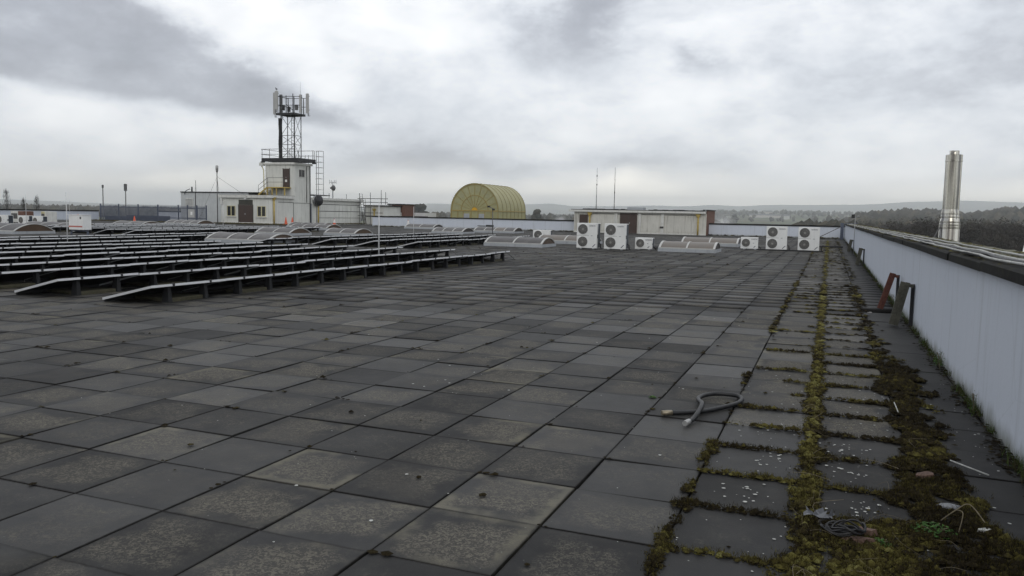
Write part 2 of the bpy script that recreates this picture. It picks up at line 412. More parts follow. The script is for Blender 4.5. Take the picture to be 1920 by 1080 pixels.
def land_mat():
    m, n, b = new_mat('farmland')
    p = pos(n)
    cell = n.voro(p, 0.0042, out='Color')
    sc = n.node('ShaderNodeSeparateColor'); n.link(cell, sc.inputs[0])
    f = n.ramp(sc.outputs[0], [(0.0, (0.045, 0.060, 0.022)), (0.35, (0.075, 0.085, 0.035)), (0.6, (0.105, 0.115, 0.05)), (1.0, (0.085, 0.068, 0.045))])
    c = n.mix(n.smooth(n.noise(p, 0.004, 6, 0.65), 0.48, 0.58), f, (0.035, 0.034, 0.024))
    n.link(c, b.inputs['Base Color']); b.inputs['Roughness'].default_value = 0.95
    b.inputs['Specular IOR Level'].default_value = 0.1
    return m
M['land'] = land_mat()

# ------------------------------------------------------------------ mesh building helpers
class MB:
    def __init__(self):
        self.v = []; self.f = []; self.mi = []; self.cur = 0; self.sm = []
    def use(self, i):
        self.cur = i; return self
    def add(self, vs, fs, smooth=False):
        o = len(self.v)
        self.v += [tuple(x) for x in vs]
        for q in fs:
            self.f.append(tuple(i + o for i in q)); self.mi.append(self.cur); self.sm.append(smooth)
        return self
    def box(self, x0, x1, y0, y1, z0, z1):
        return self.add([(x0, y0, z0), (x1, y0, z0), (x1, y1, z0), (x0, y1, z0), (x0, y0, z1), (x1, y0, z1), (x1, y1, z1), (x0, y1, z1)],
                        [(0, 3, 2, 1), (4, 5, 6, 7), (0, 1, 5, 4), (1, 2, 6, 5), (2, 3, 7, 6), (3, 0, 4, 7)])
    def cbox(self, x0, x1, y0, y1, z0, z1, c=0.01):
        """box with chamfered upper edges"""
        return self.add([(x0, y0, z0), (x1, y0, z0), (x1, y1, z0), (x0, y1, z0), (x0, y0, z1 - c), (x1, y0, z1 - c), (x1, y1, z1 - c), (x0, y1, z1 - c),
                         (x0 + c, y0 + c, z1), (x1 - c, y0 + c, z1), (x1 - c, y1 - c, z1), (x0 + c, y1 - c, z1)],
                        [(0, 3, 2, 1), (0, 1, 5, 4), (1, 2, 6, 5), (2, 3, 7, 6), (3, 0, 4, 7), (4, 5, 9, 8), (5, 6, 10, 9), (6, 7, 11, 10), (7, 4, 8, 11), (8, 9, 10, 11)])
    def beam(self, p0, p1, wdt, hgt, upv=(0, 0, 1)):
        p0, p1 = Vector(p0), Vector(p1)
        d = (p1 - p0).normalized()
        s = d.cross(Vector(upv))
        if s.length < 1e-4: s = d.cross(Vector((1, 0, 0)))
        s.normalize(); u = s.cross(d).normalized()
        vs = []
        for p in (p0, p1):
            for a, b in ((-1, -1), (1, -1), (1, 1), (-1, 1)):
                vs.append(p + s * (a * wdt / 2) + u * (b * hgt / 2))
        return self.add(vs, [(0, 3, 2, 1), (4, 5, 6, 7), (0, 1, 5, 4), (1, 2, 6, 5), (2, 3, 7, 6), (3, 0, 4, 7)])
    def tube(self, pts, r, seg=6, caps=True):
        pts = [Vector(p) for p in pts]
        rs = r if isinstance(r, (list, tuple)) else [r] * len(pts)
        rings = []
        prev = None
        for i, p in enumerate(pts):
            d = (pts[min(i + 1, len(pts) - 1)] - pts[max(i - 1, 0)]).normalized()
            if prev is None:
                ref = Vector((0, 0, 1)) if abs(d.z) < 0.9 else Vector((1, 0, 0))
                s = d.cross(ref).normalized()
            else:
                s = (prev - d * prev.dot(d)).normalized()
            prev = s
            u = s.cross(d)
            rings.append([p + (s * math.cos(2 * math.pi * k / seg) + u * math.sin(2 * math.pi * k / seg)) * rs[i] for k in range(seg)])
        vs = [v for rg in rings for v in rg]
        fs = []
        for i in range(len(pts) - 1):
            for k in range(seg):
                a, b = i * seg + k, i * seg + (k + 1) % seg
                fs.append((a, a + seg, b + seg, b))
        self.add(vs, fs, smooth=seg > 5)
        if caps:
            o = len(self.v) - len(vs)
            n = len(pts)
            self.f.append(tuple(o + k for k in range(seg))); self.mi.append(self.cur); self.sm.append(False)
            self.f.append(tuple(o + (n - 1) * seg + k for k in reversed(range(seg)))); self.mi.append(self.cur); self.sm.append(False)
        return self
    def lathe(self, prof, seg=20, c=(0, 0, 0), axis='z', smooth=True):
        vs = []
        for r_, h in prof:
            for k in range(seg):
                a = 2 * math.pi * k / seg
                if axis == 'z': v = (c[0] + r_ * math.cos(a), c[1] + r_ * math.sin(a), c[2] + h)
                elif axis == 'y': v = (c[0] + r_ * math.cos(a), c[1] + h, c[2] + r_ * math.sin(a))
                else: v = (c[0] + h, c[1] + r_ * math.cos(a), c[2] + r_ * math.sin(a))
                vs.append(v)
        fs = []
        for i in range(len(prof) - 1):
            for k in range(seg):
                a, b = i * seg + k, i * seg + (k + 1) % seg
                fs.append((a, b, b + seg, a + seg))
        return self.add(vs, fs, smooth)
    def prism(self, poly, z0, z1):
        n = len(poly)
        vs = [(x, y, z0) for x, y in poly] + [(x, y, z1) for x, y in poly]
        fs = [tuple(reversed(range(n))), tuple(range(n, 2 * n))] + [(i, (i + 1) % n, n + (i + 1) % n, n + i) for i in range(n)]
        return self.add(vs, fs)
    def prism_y(self, poly, y0, y1):
        """poly in x,z extruded along y"""
        n = len(poly)
        vs = [(x, y0, z) for x, z in poly] + [(x, y1, z) for x, z in poly]
        fs = [tuple(range(n)), tuple(reversed(range(n, 2 * n)))] + [(i, n + i, n + (i + 1) % n, (i + 1) % n) for i in range(n)]
        return self.add(vs, fs)
    def prism_x(self, poly, x0, x1):
        """poly in y,z extruded along x"""
        n = len(poly)
        vs = [(x0, y, z) for y, z in poly] + [(x1, y, z) for y, z in poly]
        fs = [tuple(reversed(range(n))), tuple(range(n, 2 * n))] + [(i, (i + 1) % n, n + (i + 1) % n, n + i) for i in range(n)]
        return self.add(vs, fs)
    def mesh(self, name, mats):
        me = bpy.data.meshes.new(name)
        me.from_pydata(self.v, [], self.f)
        for m in (mats if isinstance(mats, (list, tuple)) else [mats]):
            me.materials.append(m)
        me.polygons.foreach_set('material_index', self.mi)
        me.polygons.foreach_set('use_smooth', self.sm)
        me.update()
        return me
    def build(self, name, mats, parent=None, loc=(0, 0, 0), rot=None, smooth=False):
        return link(name, self.mesh(name, mats), parent, loc, rot)

def link(name, me, parent=None, loc=(0, 0, 0), rot=None):
    o = bpy.data.objects.new(name, me)
    COL.objects.link(o)
    o.location = loc
    if rot: o.rotation_euler = rot
    if parent: o.parent = parent
    return o
def thing(name, label, cat, loc=(0, 0, 0), group=None, rotz=0.0):
    o = bpy.data.objects.new(name, None)
    COL.objects.link(o)
    o.empty_display_size = 0.2
    o.location = loc; o.rotation_euler = (0, 0, rotz)
    o['label'] = label; o['category'] = cat
    if group: o['group'] = group
    return o
def tag(o, label=None, cat=None, group=None, kind=None):
    if label: o['label'] = label
    if cat: o['category'] = cat
    if group: o['group'] = group
    if kind: o['kind'] = kind
    return o
def np_mesh(name, V, F, mat_, tint=None, smooth=False, color=False):
    """V (n,3), F (m,k) numpy -> mesh with optional per-vertex tint"""
    me = bpy.data.meshes.new(name)
    V = np.asarray(V, dtype=np.float32); F = np.asarray(F, dtype=np.int32)
    k = F.shape[1]
    me.vertices.add(len(V)); me.vertices.foreach_set('co', V.ravel())
    me.loops.add(F.size); me.loops.foreach_set('vertex_index', F.ravel())
    me.polygons.add(len(F))
    me.polygons.foreach_set('loop_start', np.arange(0, F.size, k, dtype=np.int32))
    me.polygons.foreach_set('loop_total', np.full(len(F), k, dtype=np.int32))
    if smooth: me.polygons.foreach_set('use_smooth', np.ones(len(F), dtype=bool))
    me.materials.append(mat_)
    me.update(calc_edges=True)
    if tint is not None:
        if color:
            at = me.attributes.new('tint', 'FLOAT_COLOR', 'POINT')
            at.data.foreach_set('color', np.asarray(tint, dtype=np.float32).ravel())
        else:
            at = me.attributes.new('tint', 'FLOAT', 'POINT')
            at.data.foreach_set('value', np.asarray(tint, dtype=np.float32).ravel())
    return me

# ================================================================== LAND AROUND
def interp(x, xs, ys): return np.interp(x, xs, ys)
FAR_AZ = [-180, -90, -60, -54, -48, -44, -34, -29, -27.5, -26, -20, -19, -17.5, -14, -10, -7.5, -6, -2.6, 1.4, 4.5, 7.5, 10.4, 14, 40, 90, 180]
FAR_EL = [0.5, 0.4, 0.35, 0.31, 0.17, 0.15, 0.22, 0.42, 0.66, 0.64, 0.76, 0.82, 0.66, 0.72, 0.80, 0.92, 0.86, 0.99, 1.06, 1.27, 1.40, 1.33, 1.2, 0.8, 0.5, 0.5]
GROUND_Z = -14.0
def land_h(r, azd):
    """terrain height above datum at distance r (m), azimuth (deg)"""
    r = np.asarray(r, float); azd = np.asarray(azd, float)
    far = np.tan(np.radians(interp(azd, FAR_AZ, FAR_EL))) * 9000 + EYE - GROUND_Z
    h = far * np.clip((r - 5200) / 3800, 0, 1) ** 1.3
    # second, lower ridge in front of the right half
    mid = interp(azd, [-180, -20, -12, -8, -2, 2, 5, 8, 11, 30, 180], [0, 0, 12, 34, 42, 38, 30, 26, 24, 10, 0])
    h = h + mid * np.exp(-((r - 3600) / 1100.0) ** 2)
    # wooded hill at right, nearer
    wd = interp(azd, [-180, -3, 1, 4.5, 6.5, 8, 10, 14, 40, 180], [0, 0, 9, 22, 21, 16, 24, 20, 0, 0])
    h = h + wd * np.exp(-((r - 1500) / 420.0) ** 2)
    return GROUND_Z + h + 1.2 * np.sin(r / 190 + azd * 0.6) * np.clip(r / 800, 0, 1)
azs = np.concatenate([np.arange(-180, -62, 3.0), np.arange(-62, 20, 0.4), np.arange(20, 180, 3.0)])
rs = np.concatenate([[0.0, 30, 80, 150, 250, 400], np.geomspace(550, 11000, 44)])
AZg, Rg = np.meshgrid(azs, rs)
Zg = land_h(Rg, AZg)
rough_ = np.array([[mnoise.noise(Vector((r_ * math.sin(R(a_)) / 420, r_ * math.cos(R(a_)) / 420, 0))) for a_ in azs] for r_ in rs])
Zg = Zg + rough_ * np.clip((Rg - 3000) / 4000, 0, 1) * 9
V = np.stack([Rg * np.sin(np.radians(AZg)), Rg * np.cos(np.radians(AZg)), Zg], -1).reshape(-1, 3)
na, nr = len(azs), len(rs)
ii, jj = np.meshgrid(np.arange(nr - 1), np.arange(na), indexing='ij')
a_ = ii * na + jj; b_ = ii * na + (jj + 1) % na
F = np.stack([a_, b_, b_ + na, a_ + na], -1).reshape(-1, 4)[:, ::-1]
land = link('ground', np_mesh('ground', V, F, M['land'], smooth=True))
tag(land, 'rolling winter farmland and hills reaching the horizon', kind='structure')

# ---- woodland masses far off
def ico(sub):
    bm = bmesh.new(); bmesh.ops.create_icosphere(bm, subdivisions=sub, radius=1.0)
    v = np.array([x.co[:] for x in bm.verts]); f = np.array([[q.index for q in x.verts] for x in bm.faces]); bm.free()
    return v, f
ICO1, ICO2 = ico(1), ico(2)
def scatter_blobs(P3, S, tmpl, jit, tint):
    """copies of a unit blob at P3 with size S (n,3), jittered vertices"""
    v, f = tmpl
    n = len(P3)
    a = rng.uniform(0, 6.283, n)
    ca, sa = np.cos(a), np.sin(a)
    vv = np.repeat(v[None], n, 0)
    vv = vv * (1 + rng.uniform(-jit, jit, (n, len(v), 1)))
    x = vv[..., 0] * ca[:, None] - vv[..., 1] * sa[:, None]
    y = vv[..., 0] * sa[:, None] + vv[..., 1] * ca[:, None]
    out = np.stack([x * S[:, :1] + P3[:, :1], y * S[:, 1:2] + P3[:, 1:2], vv[..., 2] * S[:, 2:] + P3[:, 2:]], -1)
    ff = f[None] + (np.arange(n) * len(v))[:, None, None]
    return out.reshape(-1, 3), ff.reshape(-1, f.shape[1]), np.repeat(tint, len(v))
def az_points(n, a0, a1, r0, r1):
    a = rng.uniform(a0, a1, n); r = np.sqrt(rng.uniform(r0 * r0, r1 * r1, n))
    return a, r
parts = []
def forest(n, a0, a1, r0, r1, h0, h1, keep=None):
    a, r = az_points(n, a0, a1, r0, r1)
    if keep is not None:
        k = np.array([mnoise.noise(Vector((r_ * math.sin(R(q)) / keep, r_ * math.cos(R(q)) / keep, 3.0))) > 0.02 for q, r_ in zip(a, r)])
        a, r = a[k], r[k]
    z = land_h(r, a)
    hh = rng.uniform(h0, h1, len(a))
    P3 = np.stack([r * np.sin(np.radians(a)), r * np.cos(np.radians(a)), z + hh * 0.5], -1)
    S = np.stack([hh * rng.uniform(0.32, 0.6, len(a)), hh * rng.uniform(0.32, 0.6, len(a)), hh * 0.55], -1)
    parts.append(scatter_blobs(P3, S, ICO1, 0.28, np.clip(rng.normal(0.45, 0.25, len(a)), 0, 1)))
forest(2200, -62, -44, 1100, 3000, 11, 15)
forest(2200, -46, -26, 1000, 3000, 10, 15, 160)
forest(1200, -30, -16, 900, 2600, 11, 16, 140)
forest(900, -20, 4, 1500, 4600, 9, 17, 260)
forest(900, -9, 8, 2600, 4300, 9, 15, 200)
forest(1800, 1.5, 20, 1150, 1900, 12, 16)
forest(1100, 0, 18, 540, 950, 11, 15)
forest(200, -2, 3, 430, 700, 10, 14, 60)
Vs, Fs, Ts, o = [], [], [], 0
for v_, f_, t_ in parts:
    Vs.append(v_); Fs.append(f_ + o); Ts.append(t_); o += len(v_)
fw = link('far_woodland', np_mesh('far_woodland', np.concatenate(Vs), np.concatenate(Fs), M['wood_far'], np.concatenate(Ts), smooth=True))
tag(fw, 'distant belts of bare winter woodland across the valley', kind='stuff')

# ---- near wood at right: bare crowns made of branches and twig sprays
def twig_tree(base, h, spread, nb, nt, q, tint0):
    """trunk and limbs as thin tapered prisms + twig triangles; appends to lists"""
    x, y, z = base
    segs = [((x, y, z), (x + q.uniform(-.4, .4), y + q.uniform(-.4, .4), z + h * 0.55), h * 0.018, h * 0.009)]
    tips = []
    for i in range(nb):
        t = q.uniform(0.3, 0.98); a = q.uniform(0, 6.283)
        s = np.array([x, y, z + h * 0.55 * min(t, 1)])
        rad = spread * q.uniform(0.45, 1.0)
        e = s + np.array([math.cos(a) * rad, math.sin(a) * rad, h * q.uniform(0.12, 0.45)])
        e[2] = min(e[2], z + h * q.uniform(0.86, 1.0))
        segs.append((tuple(s), tuple(e), h * 0.007, h * 0.002))
        tips.append((s, e))
    vs, fs, ts = [], [], []
    for p0, p1, r0, r1 in segs:
        o_ = len(vs)
        for p, r_ in ((p0, r0), (p1, r1)):
            for k in range(3):
                vs.append((p[0] + r_ * math.cos(k * 2.094), p[1] + r_ * math.sin(k * 2.094), p[2]))
        for k in range(3):
            a_, b_ = o_ + k, o_ + (k + 1) % 3
            fs += [(a_, b_, b_ + 3), (a_, b_ + 3, a_ + 3)]
        ts += [tint0 * 0.5] * 6
    for i in range(nt):
        s, e = tips[q.integers(len(tips))]
        c = s + (e - s) * q.uniform(0.35, 1.05) + q.normal(0, spread * 0.10, 3)
        d = q.normal(0, 1, 3); d[2] = abs(d[2]) * 0.8 + 0.2; d *= h * 0.075 / np.linalg.norm(d)
        sd_ = q.normal(0, 1, 3); sd_ *= h * 0.011 / np.linalg.norm(sd_)
        o_ = len(vs)
        vs += [tuple(c - sd_), tuple(c + sd_), tuple(c + d)]
        fs.append((o_, o_ + 1, o_ + 2)); ts += [min(1, max(0, tint0 + q.normal(0, 0.10)))] * 3
    return np.array(vs), np.array(fs), np.array(ts)
tmpl = [twig_tree((0, 0, 0), 1.0, 0.36, 30, 760, rng, 0.45) for _ in range(5)]
Vs, Fs, Ts, o = [], [], [], 0
for i in range(330):
    azd = rng.uniform(1.2, 22); r_ = rng.uniform(250, 480)
    if azd < 3.5 and r_ < 250 + (3.5 - azd) * 70: r_ = rng.uniform(420, 520)
    hh = (rng.uniform(13.5, 17.6) if azd > 4 else rng.uniform(10.5, 15.5))
    v_, f_, t_ = tmpl[i % 5]
    a = rng.uniform(0, 6.283); sw = hh * rng.uniform(0.9, 1.25)
    x = v_[:, 0] * math.cos(a) - v_[:, 1] * math.sin(a); y = v_[:, 0] * math.sin(a) + v_[:, 1] * math.cos(a)
    P3 = np.stack([x * sw + r_ * math.sin(R(azd)), y * sw + r_ * math.cos(R(azd)), v_[:, 2] * hh + GROUND_Z], -1)
    Vs.append(P3); Fs.append(f_ + o); Ts.append(np.clip(t_ + rng.normal(0, 0.15), 0, 1)); o += len(P3)
nw = link('woodland', np_mesh('woodland', np.concatenate(Vs), np.concatenate(Fs), M['wood_near'], np.concatenate(Ts)))
tag(nw, 'dark bare winter wood beyond the right hand parapet', kind='stuff')
# undergrowth that closes the foot of that wood
n = 420
a, r_ = az_points(n, 1.5, 24, 270, 520)
P3 = np.stack([r_ * np.sin(np.radians(a)), r_ * np.cos(np.radians(a)), np.full(n, GROUND_Z + 4.2)], -1)
S = np.stack([rng.uniform(4, 8, n), rng.uniform(4, 8, n), rng.uniform(5, 9.5, n)], -1)
v_, f_, t_ = scatter_blobs(P3, S, ICO2, 0.22, np.clip(rng.normal(0.25, 0.2, n), 0, 1))
tag(link('undergrowth', np_mesh('undergrowth', v_, f_, M['wood_near'], t_, smooth=True)), 'tangled dark undergrowth filling the bare wood', kind='stuff')

# ---- single trees one can tell apart beyond the roof
def poplar(azd, r_, h, label):
    t = thing('poplar_tree', label, 'tree', (r_ * math.sin(R(azd)), r_ * math.cos(R(azd)), GROUND_Z), 'bare poplars beyond the left wall')
    MB().tube([(0, 0, 0), (0, 0, h * 0.5), (0, 0, h * 0.9)], [h * .022, h * .012, h * .003], 6).build('trunk', M['conifer'], t)
    vs, fs, ts = [], [], []
    for i in range(520):
        z = h * rng.uniform(0.10, 0.93); w_ = h * 0.085 * math.sin(math.pi * (0.12 + 0.80 * z / h)) ** 0.7
        a = rng.uniform(0, 6.283); d = w_ * rng.uniform(0, 1) ** .8
        c = np.array([d * math.cos(a), d * math.sin(a), z])
        o_ = len(vs); s = rng.normal(0, 0.045, 3)
        vs += [tuple(c - s), tuple(c + s), (c[0] * 1.12, c[1] * 1.12, z + rng.uniform(1.0, 2.6))]
        fs.append((o_, o_ + 1, o_ + 2)); ts += [rng.uniform(0, 1)] * 3
    link('crown', np_mesh('crown', np.array(vs), np.array(fs), M['wood_near'], np.array(ts)), t)
poplar(-53.95, 420, 22.3, 'tallest bare poplar, at the left end of the skyline')
poplar(-53.1, 440, 18.5, 'smallest slim bare poplar, between two others left of the white pole')
poplar(-52.4, 430, 20.0, 'medium bare poplar standing just left of the white pole')
def dark_tree(azd, r_, h, wd, label, n=26):
    t = thing('evergreen_tree', label, 'tree', (r_ * math.sin(R(azd)), r_ * math.cos(R(azd)), GROUND_Z))
    MB().tube([(0, 0, 0), (0, 0, h * 0.7)], [h * .03, h * .01], 6).build('trunk', M['conifer'], t)
    z = h * rng.uniform(0.30, 0.92, n); k = np.sin(np.pi * (z / h) ** 1.1) * wd
    a = rng.uniform(0, 6.283, n); d = k * np.sqrt(rng.uniform(0, 1, n))
    P3 = np.stack([d * np.cos(a), d * np.sin(a), z], -1)
    s_ = rng.uniform(0.10, 0.17, n) * h
    v_, f_, t_ = scatter_blobs(P3, np.stack([s_, s_, s_ * 0.8], -1), ICO2, 0.3, rng.uniform(0, 0.5, n))
    link('crown', np_mesh('crown', v_, f_, M['wood_far'], t_), t)
dark_tree(-28.2, 720, 23.5, 7.5, 'broad dark tree clump on the skyline left of the yellow vault')
dark_tree(-19.9, 640, 19.0, 3.0, 'upright dark tree beyond the wall right of the yellow vault')
dark_tree(-6.1, 1900, 24.0, 8.0, 'dark round tree on the village ridge')
dark_tree(-7.3, 620, 14.0, 4.5, 'low dark tree beside the steam right of the hut')

# ---- village on the ridge, pale buildings
def house(azd, r_, wd, dp, h, label, wallm='pale_build', roofm='slate', group=None):
    z = float(land_h(r_, azd))
    t = thing('house', label, 'house', (r_ * math.sin(R(azd)), r_ * math.cos(R(azd)), z - 1), group, rotz=-R(azd))
    MB().box(-wd / 2, wd / 2, 0, dp, 0, h).build('wall', M[wallm], t)
    MB().prism_x([(-1, h), (dp + 1, h), (dp / 2, h + dp * 0.33)], -wd / 2 - 1, wd / 2 + 1).build('roof', M[roofm], t)
g_ = 'houses on the village ridge'
house(-4.5, 2700, 62, 14, 9, 'longest pale block on the ridge, left in the village', group=g_)
house(-3.4, 2650, 48, 12, 9, 'pale block on the ridge, in the middle of the village', group=g_)
house(-2.72, 2500, 17, 12, 12, 'small white house at the right end of the village', 'sky_white', group=g_)
house(-3.95, 3000, 30, 12, 12, 'pale house set behind the two long village blocks', group=g_)
house(-34.6, 900, 30, 20, 9, 'low white building among trees left of the yellow vault', 'sky_white', group=None)

# ---- grey gabled shed below the right parapet
sh = thing('shed', 'large grey gabled shed with a pale roof below the wood', 'shed', (25, 112, GROUND_Z), rotz=R(-14))
MB().box(-3, 34, 0, 15.96, 0, 9.4).build('wall', M['shed_wall'], sh)
MB().prism_x([(-.02, 9.41), (15.98, 9.41), (8, 12.7)], -2.9, 33.9).build('gable', M['shed_wall'], sh)
MB().prism_x([(-0.6, 9.42), (8, 12.95), (16.6, 9.42), (16.6, 9.62), (8, 13.15), (-0.6, 9.62)], -3.4, 34.4).build('roof', M['shed_roof'], sh)

# floodlight poles far left
for azd, topz, head, lab in ((-48.75, 5.3, 0.12, 'slim dark floodlight pole behind the fence, the left of two'), (-47.45, 5.6, 0.45, 'dark floodlight pole with a broad head behind the fence')):
    t = thing('floodlight_pole', lab, 'pole', (165 * math.sin(R(azd)), 165 * math.cos(R(azd)), GROUND_Z), 'floodlight poles beyond the fence')
    MB().tube([(0, 0, 0), (0, 0, topz - GROUND_Z)], [0.16, 0.08], 8).build('pole', M['dark_galv'], t)
    MB().box(-head / 2 - .02, head / 2 + .02, -.15, .15, topz - GROUND_Z - (.5 if head < .2 else 1.2), topz - GROUND_Z + .1).build('lamp_head', M['dark_galv'], t)

# ================================================================== THE ROOF
dk = MB().box(-77, 1.58, -6, 71.2, GROUND_Z - 1, -0.055).box(-77, -42.9, 71.2, 90, GROUND_Z - 1, -0.055)
deck = tag(dk.build('roof_deck', M['deck']), 'flat roof deck under the concrete paving slabs', kind='structure')

# slab field.  near slabs are objects, the rest one mesh
cols = range(-126, 5); rows = range(-9, 113)
def in_view(x, y):
    d = Vector((x, y, 0)) - Vector((0, 0, EYE))
    u, v, ww = d.dot(rt), d.dot(up), d.dot(fwd)
    if ww < 0.3: return None
    px_, py_ = u / ww * 1492.6, v / ww * 1492.6
    if abs(px_) > 1010 or py_ < -640: return None
    return ww
cands = []
tints = {}
for c in cols:
    for r_ in rows:
        # overall weathering: darkest column along the wall, paler strip by the moss
        t = min(1, max(0, random.gauss(0.50, 0.15)))
        pt = min(1, max(0, random.gauss(0.56, 0.17)))
        wet = random.random()
        if c == 4: t, pt, wet = random.uniform(0.02, 0.2), 0.05, 0.5
        if c in (2, 3) and r_ > 4: t, pt = random.uniform(0.8, 1.0), random.uniform(.6, 1.0)
        if c in (2, 3) and r_ <= 4: t, pt = random.uniform(0.15, 0.4), 0.15
        if c == 1 and r_ < 9: pt *= 0.6
        if random.random() < 0.05: t, pt = 0.0, 0.12
        if r_ > 22: t = .5 + (t - .5) * .55
        tints[(c, r_)] = (t, pt, wet)
        x, y = GX + c * SL + 0.3, GY + r_ * SL + 0.3
        wv = in_view(x, y)
        if wv is not None: cands.append((wv, c, r_))
cands.sort()
SKIP = {(4, 19)}      # missing slab beside the leaning props
near = [(c, r_) for _, c, r_ in cands if (c, r_) not in SKIP][:296]
near_set = set(near)
GAPX, GAPY = 0.0050, 0.0020
def slab_mesh(name, seed):
    q = random.Random(seed)
    e = 0.3
    hx, hy, c = e - GAPX, e - GAPY, 0.003
    mb = MB()
    j = lambda: q.uniform(-0.0015, 0.0015)
    base = [(-hx, -hy, -0.045), (hx, -hy, -0.045), (hx, hy, -0.045), (-hx, hy, -0.045)]
    mid_ = [(sx * hx + j(), sy * hy + j(), -c) for sx, sy in ((-1, -1), (1, -1), (1, 1), (-1, 1))]
    top_ = [(sx * (hx - c) + j(), sy * (hy - c) + j(), 0) for sx, sy in ((-1, -1), (1, -1), (1, 1), (-1, 1))]
    mb.add(base + mid_ + top_, [(0, 1, 5, 4), (1, 2, 6, 5), (2, 3, 7, 6), (3, 0, 4, 7), (4, 5, 9, 8), (5, 6, 10, 9), (6, 7, 11, 10), (7, 4, 8, 11), (8, 9, 10, 11)])
    return mb.mesh(name, M['slab_near'])
slab_meshes = [slab_mesh('paving_slab', s) for s in range(6)]
for c, r_ in near:
    x, y = GX + c * SL + 0.3, GY + r_ * SL + 0.3
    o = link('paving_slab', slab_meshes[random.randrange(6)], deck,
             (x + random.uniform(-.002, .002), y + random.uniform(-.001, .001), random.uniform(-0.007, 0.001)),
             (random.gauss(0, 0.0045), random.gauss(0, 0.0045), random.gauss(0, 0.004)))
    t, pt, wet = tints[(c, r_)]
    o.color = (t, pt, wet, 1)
# far slabs: box tops with joints
rest = [(c, r_) for c in cols for r_ in rows if (c, r_) not in near_set and (c, r_) not in SKIP
        and not (GY + r_ * SL + SL > 70.5)]
rest = np.array(rest)
cx = GX + rest[:, 0] * SL + 0.3; cy = GY + rest[:, 1] * SL + 0.3
nn = len(rest)
cz = rng.uniform(-0.002, 0.001, nn)
tl = rng.normal(0, 0.0014, (nn, 2))
sgn = np.array([(-1, -1), (1, -1), (1, 1), (-1, 1)])
hx, hy = 0.3 - GAPX, 0.3 - GAPY
top = np.stack([cx[:, None] + sgn[:, 0] * hx, cy[:, None] + sgn[:, 1] * hy, cz[:, None] + sgn[:, 0] * hx * tl[:, :1] + sgn[:, 1] * hy * tl[:, 1:]], -1)
bot = top.copy(); bot[..., 2] = -0.045
V = np.concatenate([top, bot], 1).reshape(-1, 3)
fq = np.array([(0, 1, 2, 3), (4, 5, 1, 0), (5, 6, 2, 1), (6, 7, 3, 2), (7, 4, 0, 3)])
F = (fq[None] + (np.arange(nn) * 8)[:, None, None]).reshape(-1, 4)
tc_ = np.array([tints[(int(c), int(r_))] + (1.0,) for c, r_ in rest])
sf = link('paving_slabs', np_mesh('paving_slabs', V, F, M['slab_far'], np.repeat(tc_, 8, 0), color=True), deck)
tag(sf, kind='stuff')

# ------------------------------------------------------------------ parapets
def parapet(name, label, length, loc, rotz, h, seg, end_col=False):
    """runs along local +x from 0..length, front face at y=0 facing -y, thickness to +y"""
    t = thing(name, label, 'wall', loc, rotz=rotz)
    MB().box(0, length, 0, 0.30, -0.05, h - 0.115).build('wall', M['white_wall'], t)
    nseg = max(1, round(length / seg)); L = length / nseg
    q = random.Random(len(label))
    for i in range(nseg):
        dz, dyy = q.uniform(-.006, .006), q.uniform(-.008, .008)
        MB().cbox(i * L + .004, (i + 1) * L - .004, -0.055 + dyy, 0.36, h - 0.112 + dz, h + dz, 0.012).build('coping', M['coping'], t)
    return t
parapet('parapet_wall', 'long white wall with black coping between the hut and the tower building', 21.85, (-43.35, 70.5, 0), 0, 1.06, 2.7)
parapet('parapet_wall', 'short white wall with black coping right of the hut', 10.85, (-9.68, 70.5, 0), 0, 1.06, 2.7)
parapet('parapet_wall', 'white wall with black coping at the far left edge of the roof', 34.0, (-72.5, 29.0, 0), R(90), 1.07, 2.8).rotation_euler = (0, 0, R(90))
parapet('parapet_wall', 'white wall with dark coping seen through the palisade fence', 9.6, (-77.0, 75.5, 0), 0, 1.06, 2.4)
ret = parapet('parapet_wall', 'short return wall behind the long wall, beside the tower building', 11.0, (-43.0, 70.86, 0), R(90), 1.05, 2.8)

# right-hand parapet: wavy dark fascia, wide mossy coping, raised outer edge
rw = thing('parapet_wall', 'long white wall along the right edge with wide mossy coping', 'wall', (1.2, 0, 0))
MB().box(0, 0.23, -5.5, 71.15, -0.05, 1.132).build('wall', M['white_wall'], rw)
q = random.Random(3)
y = -5.5
while y < 71.0:
    L = min(1.83, 71.15 - y)
    dz = q.uniform(-.008, .008); dx_ = q.uniform(-.008, .008); dz2 = dz + q.uniform(-.012, .012)
    z0 = 1.136
    mb = MB()
    vs = []
    for yy, d in ((y + .005, dz), (y + L - .005, dz2)):
        vs += [(-.065 + dx_, yy, z0 + d * .4 - .006), (-.065 + dx_, yy, 1.200 + d), (-.045 + dx_, yy, 1.214 + d), (0.232, yy, 1.226 + d), (0.232, yy, z0 + .002)]
    mb.add(vs, [(0, 1, 2, 3, 4), (9, 8, 7, 6, 5)] + [(i, 5 + i, 5 + (i + 1) % 5, (i + 1) % 5) for i in range(5)])
    mb.build('coping', M['coping'], rw)
    y += L
mb = MB()
y = -5.5
ny = 220
vs = []
for i in range(ny + 1):
    yy = -5.5 + i * 76.6 / ny
    k = mnoise.noise(Vector((yy * 1.3, 0, 0))) * .012; k2 = mnoise.noise(Vector((yy * 2.1, 5, 0))) * .015
    vs += [(0.237, yy, 0.95), (0.237, yy, 1.221 + k * .4), (0.325, yy, 1.229 + k), (0.345, yy, 1.253 + k2), (0.44 + k, yy, 1.259 + k2), (0.455 + k, yy, 0.95)]
fs = []
for i in range(ny):
    for k in range(5):
        a = i * 6 + k
        fs.append((a, a + 6, a + 7, a + 1))
mb.add(vs, fs)
mb.build('coping_edge', M['coping_moss'], rw)
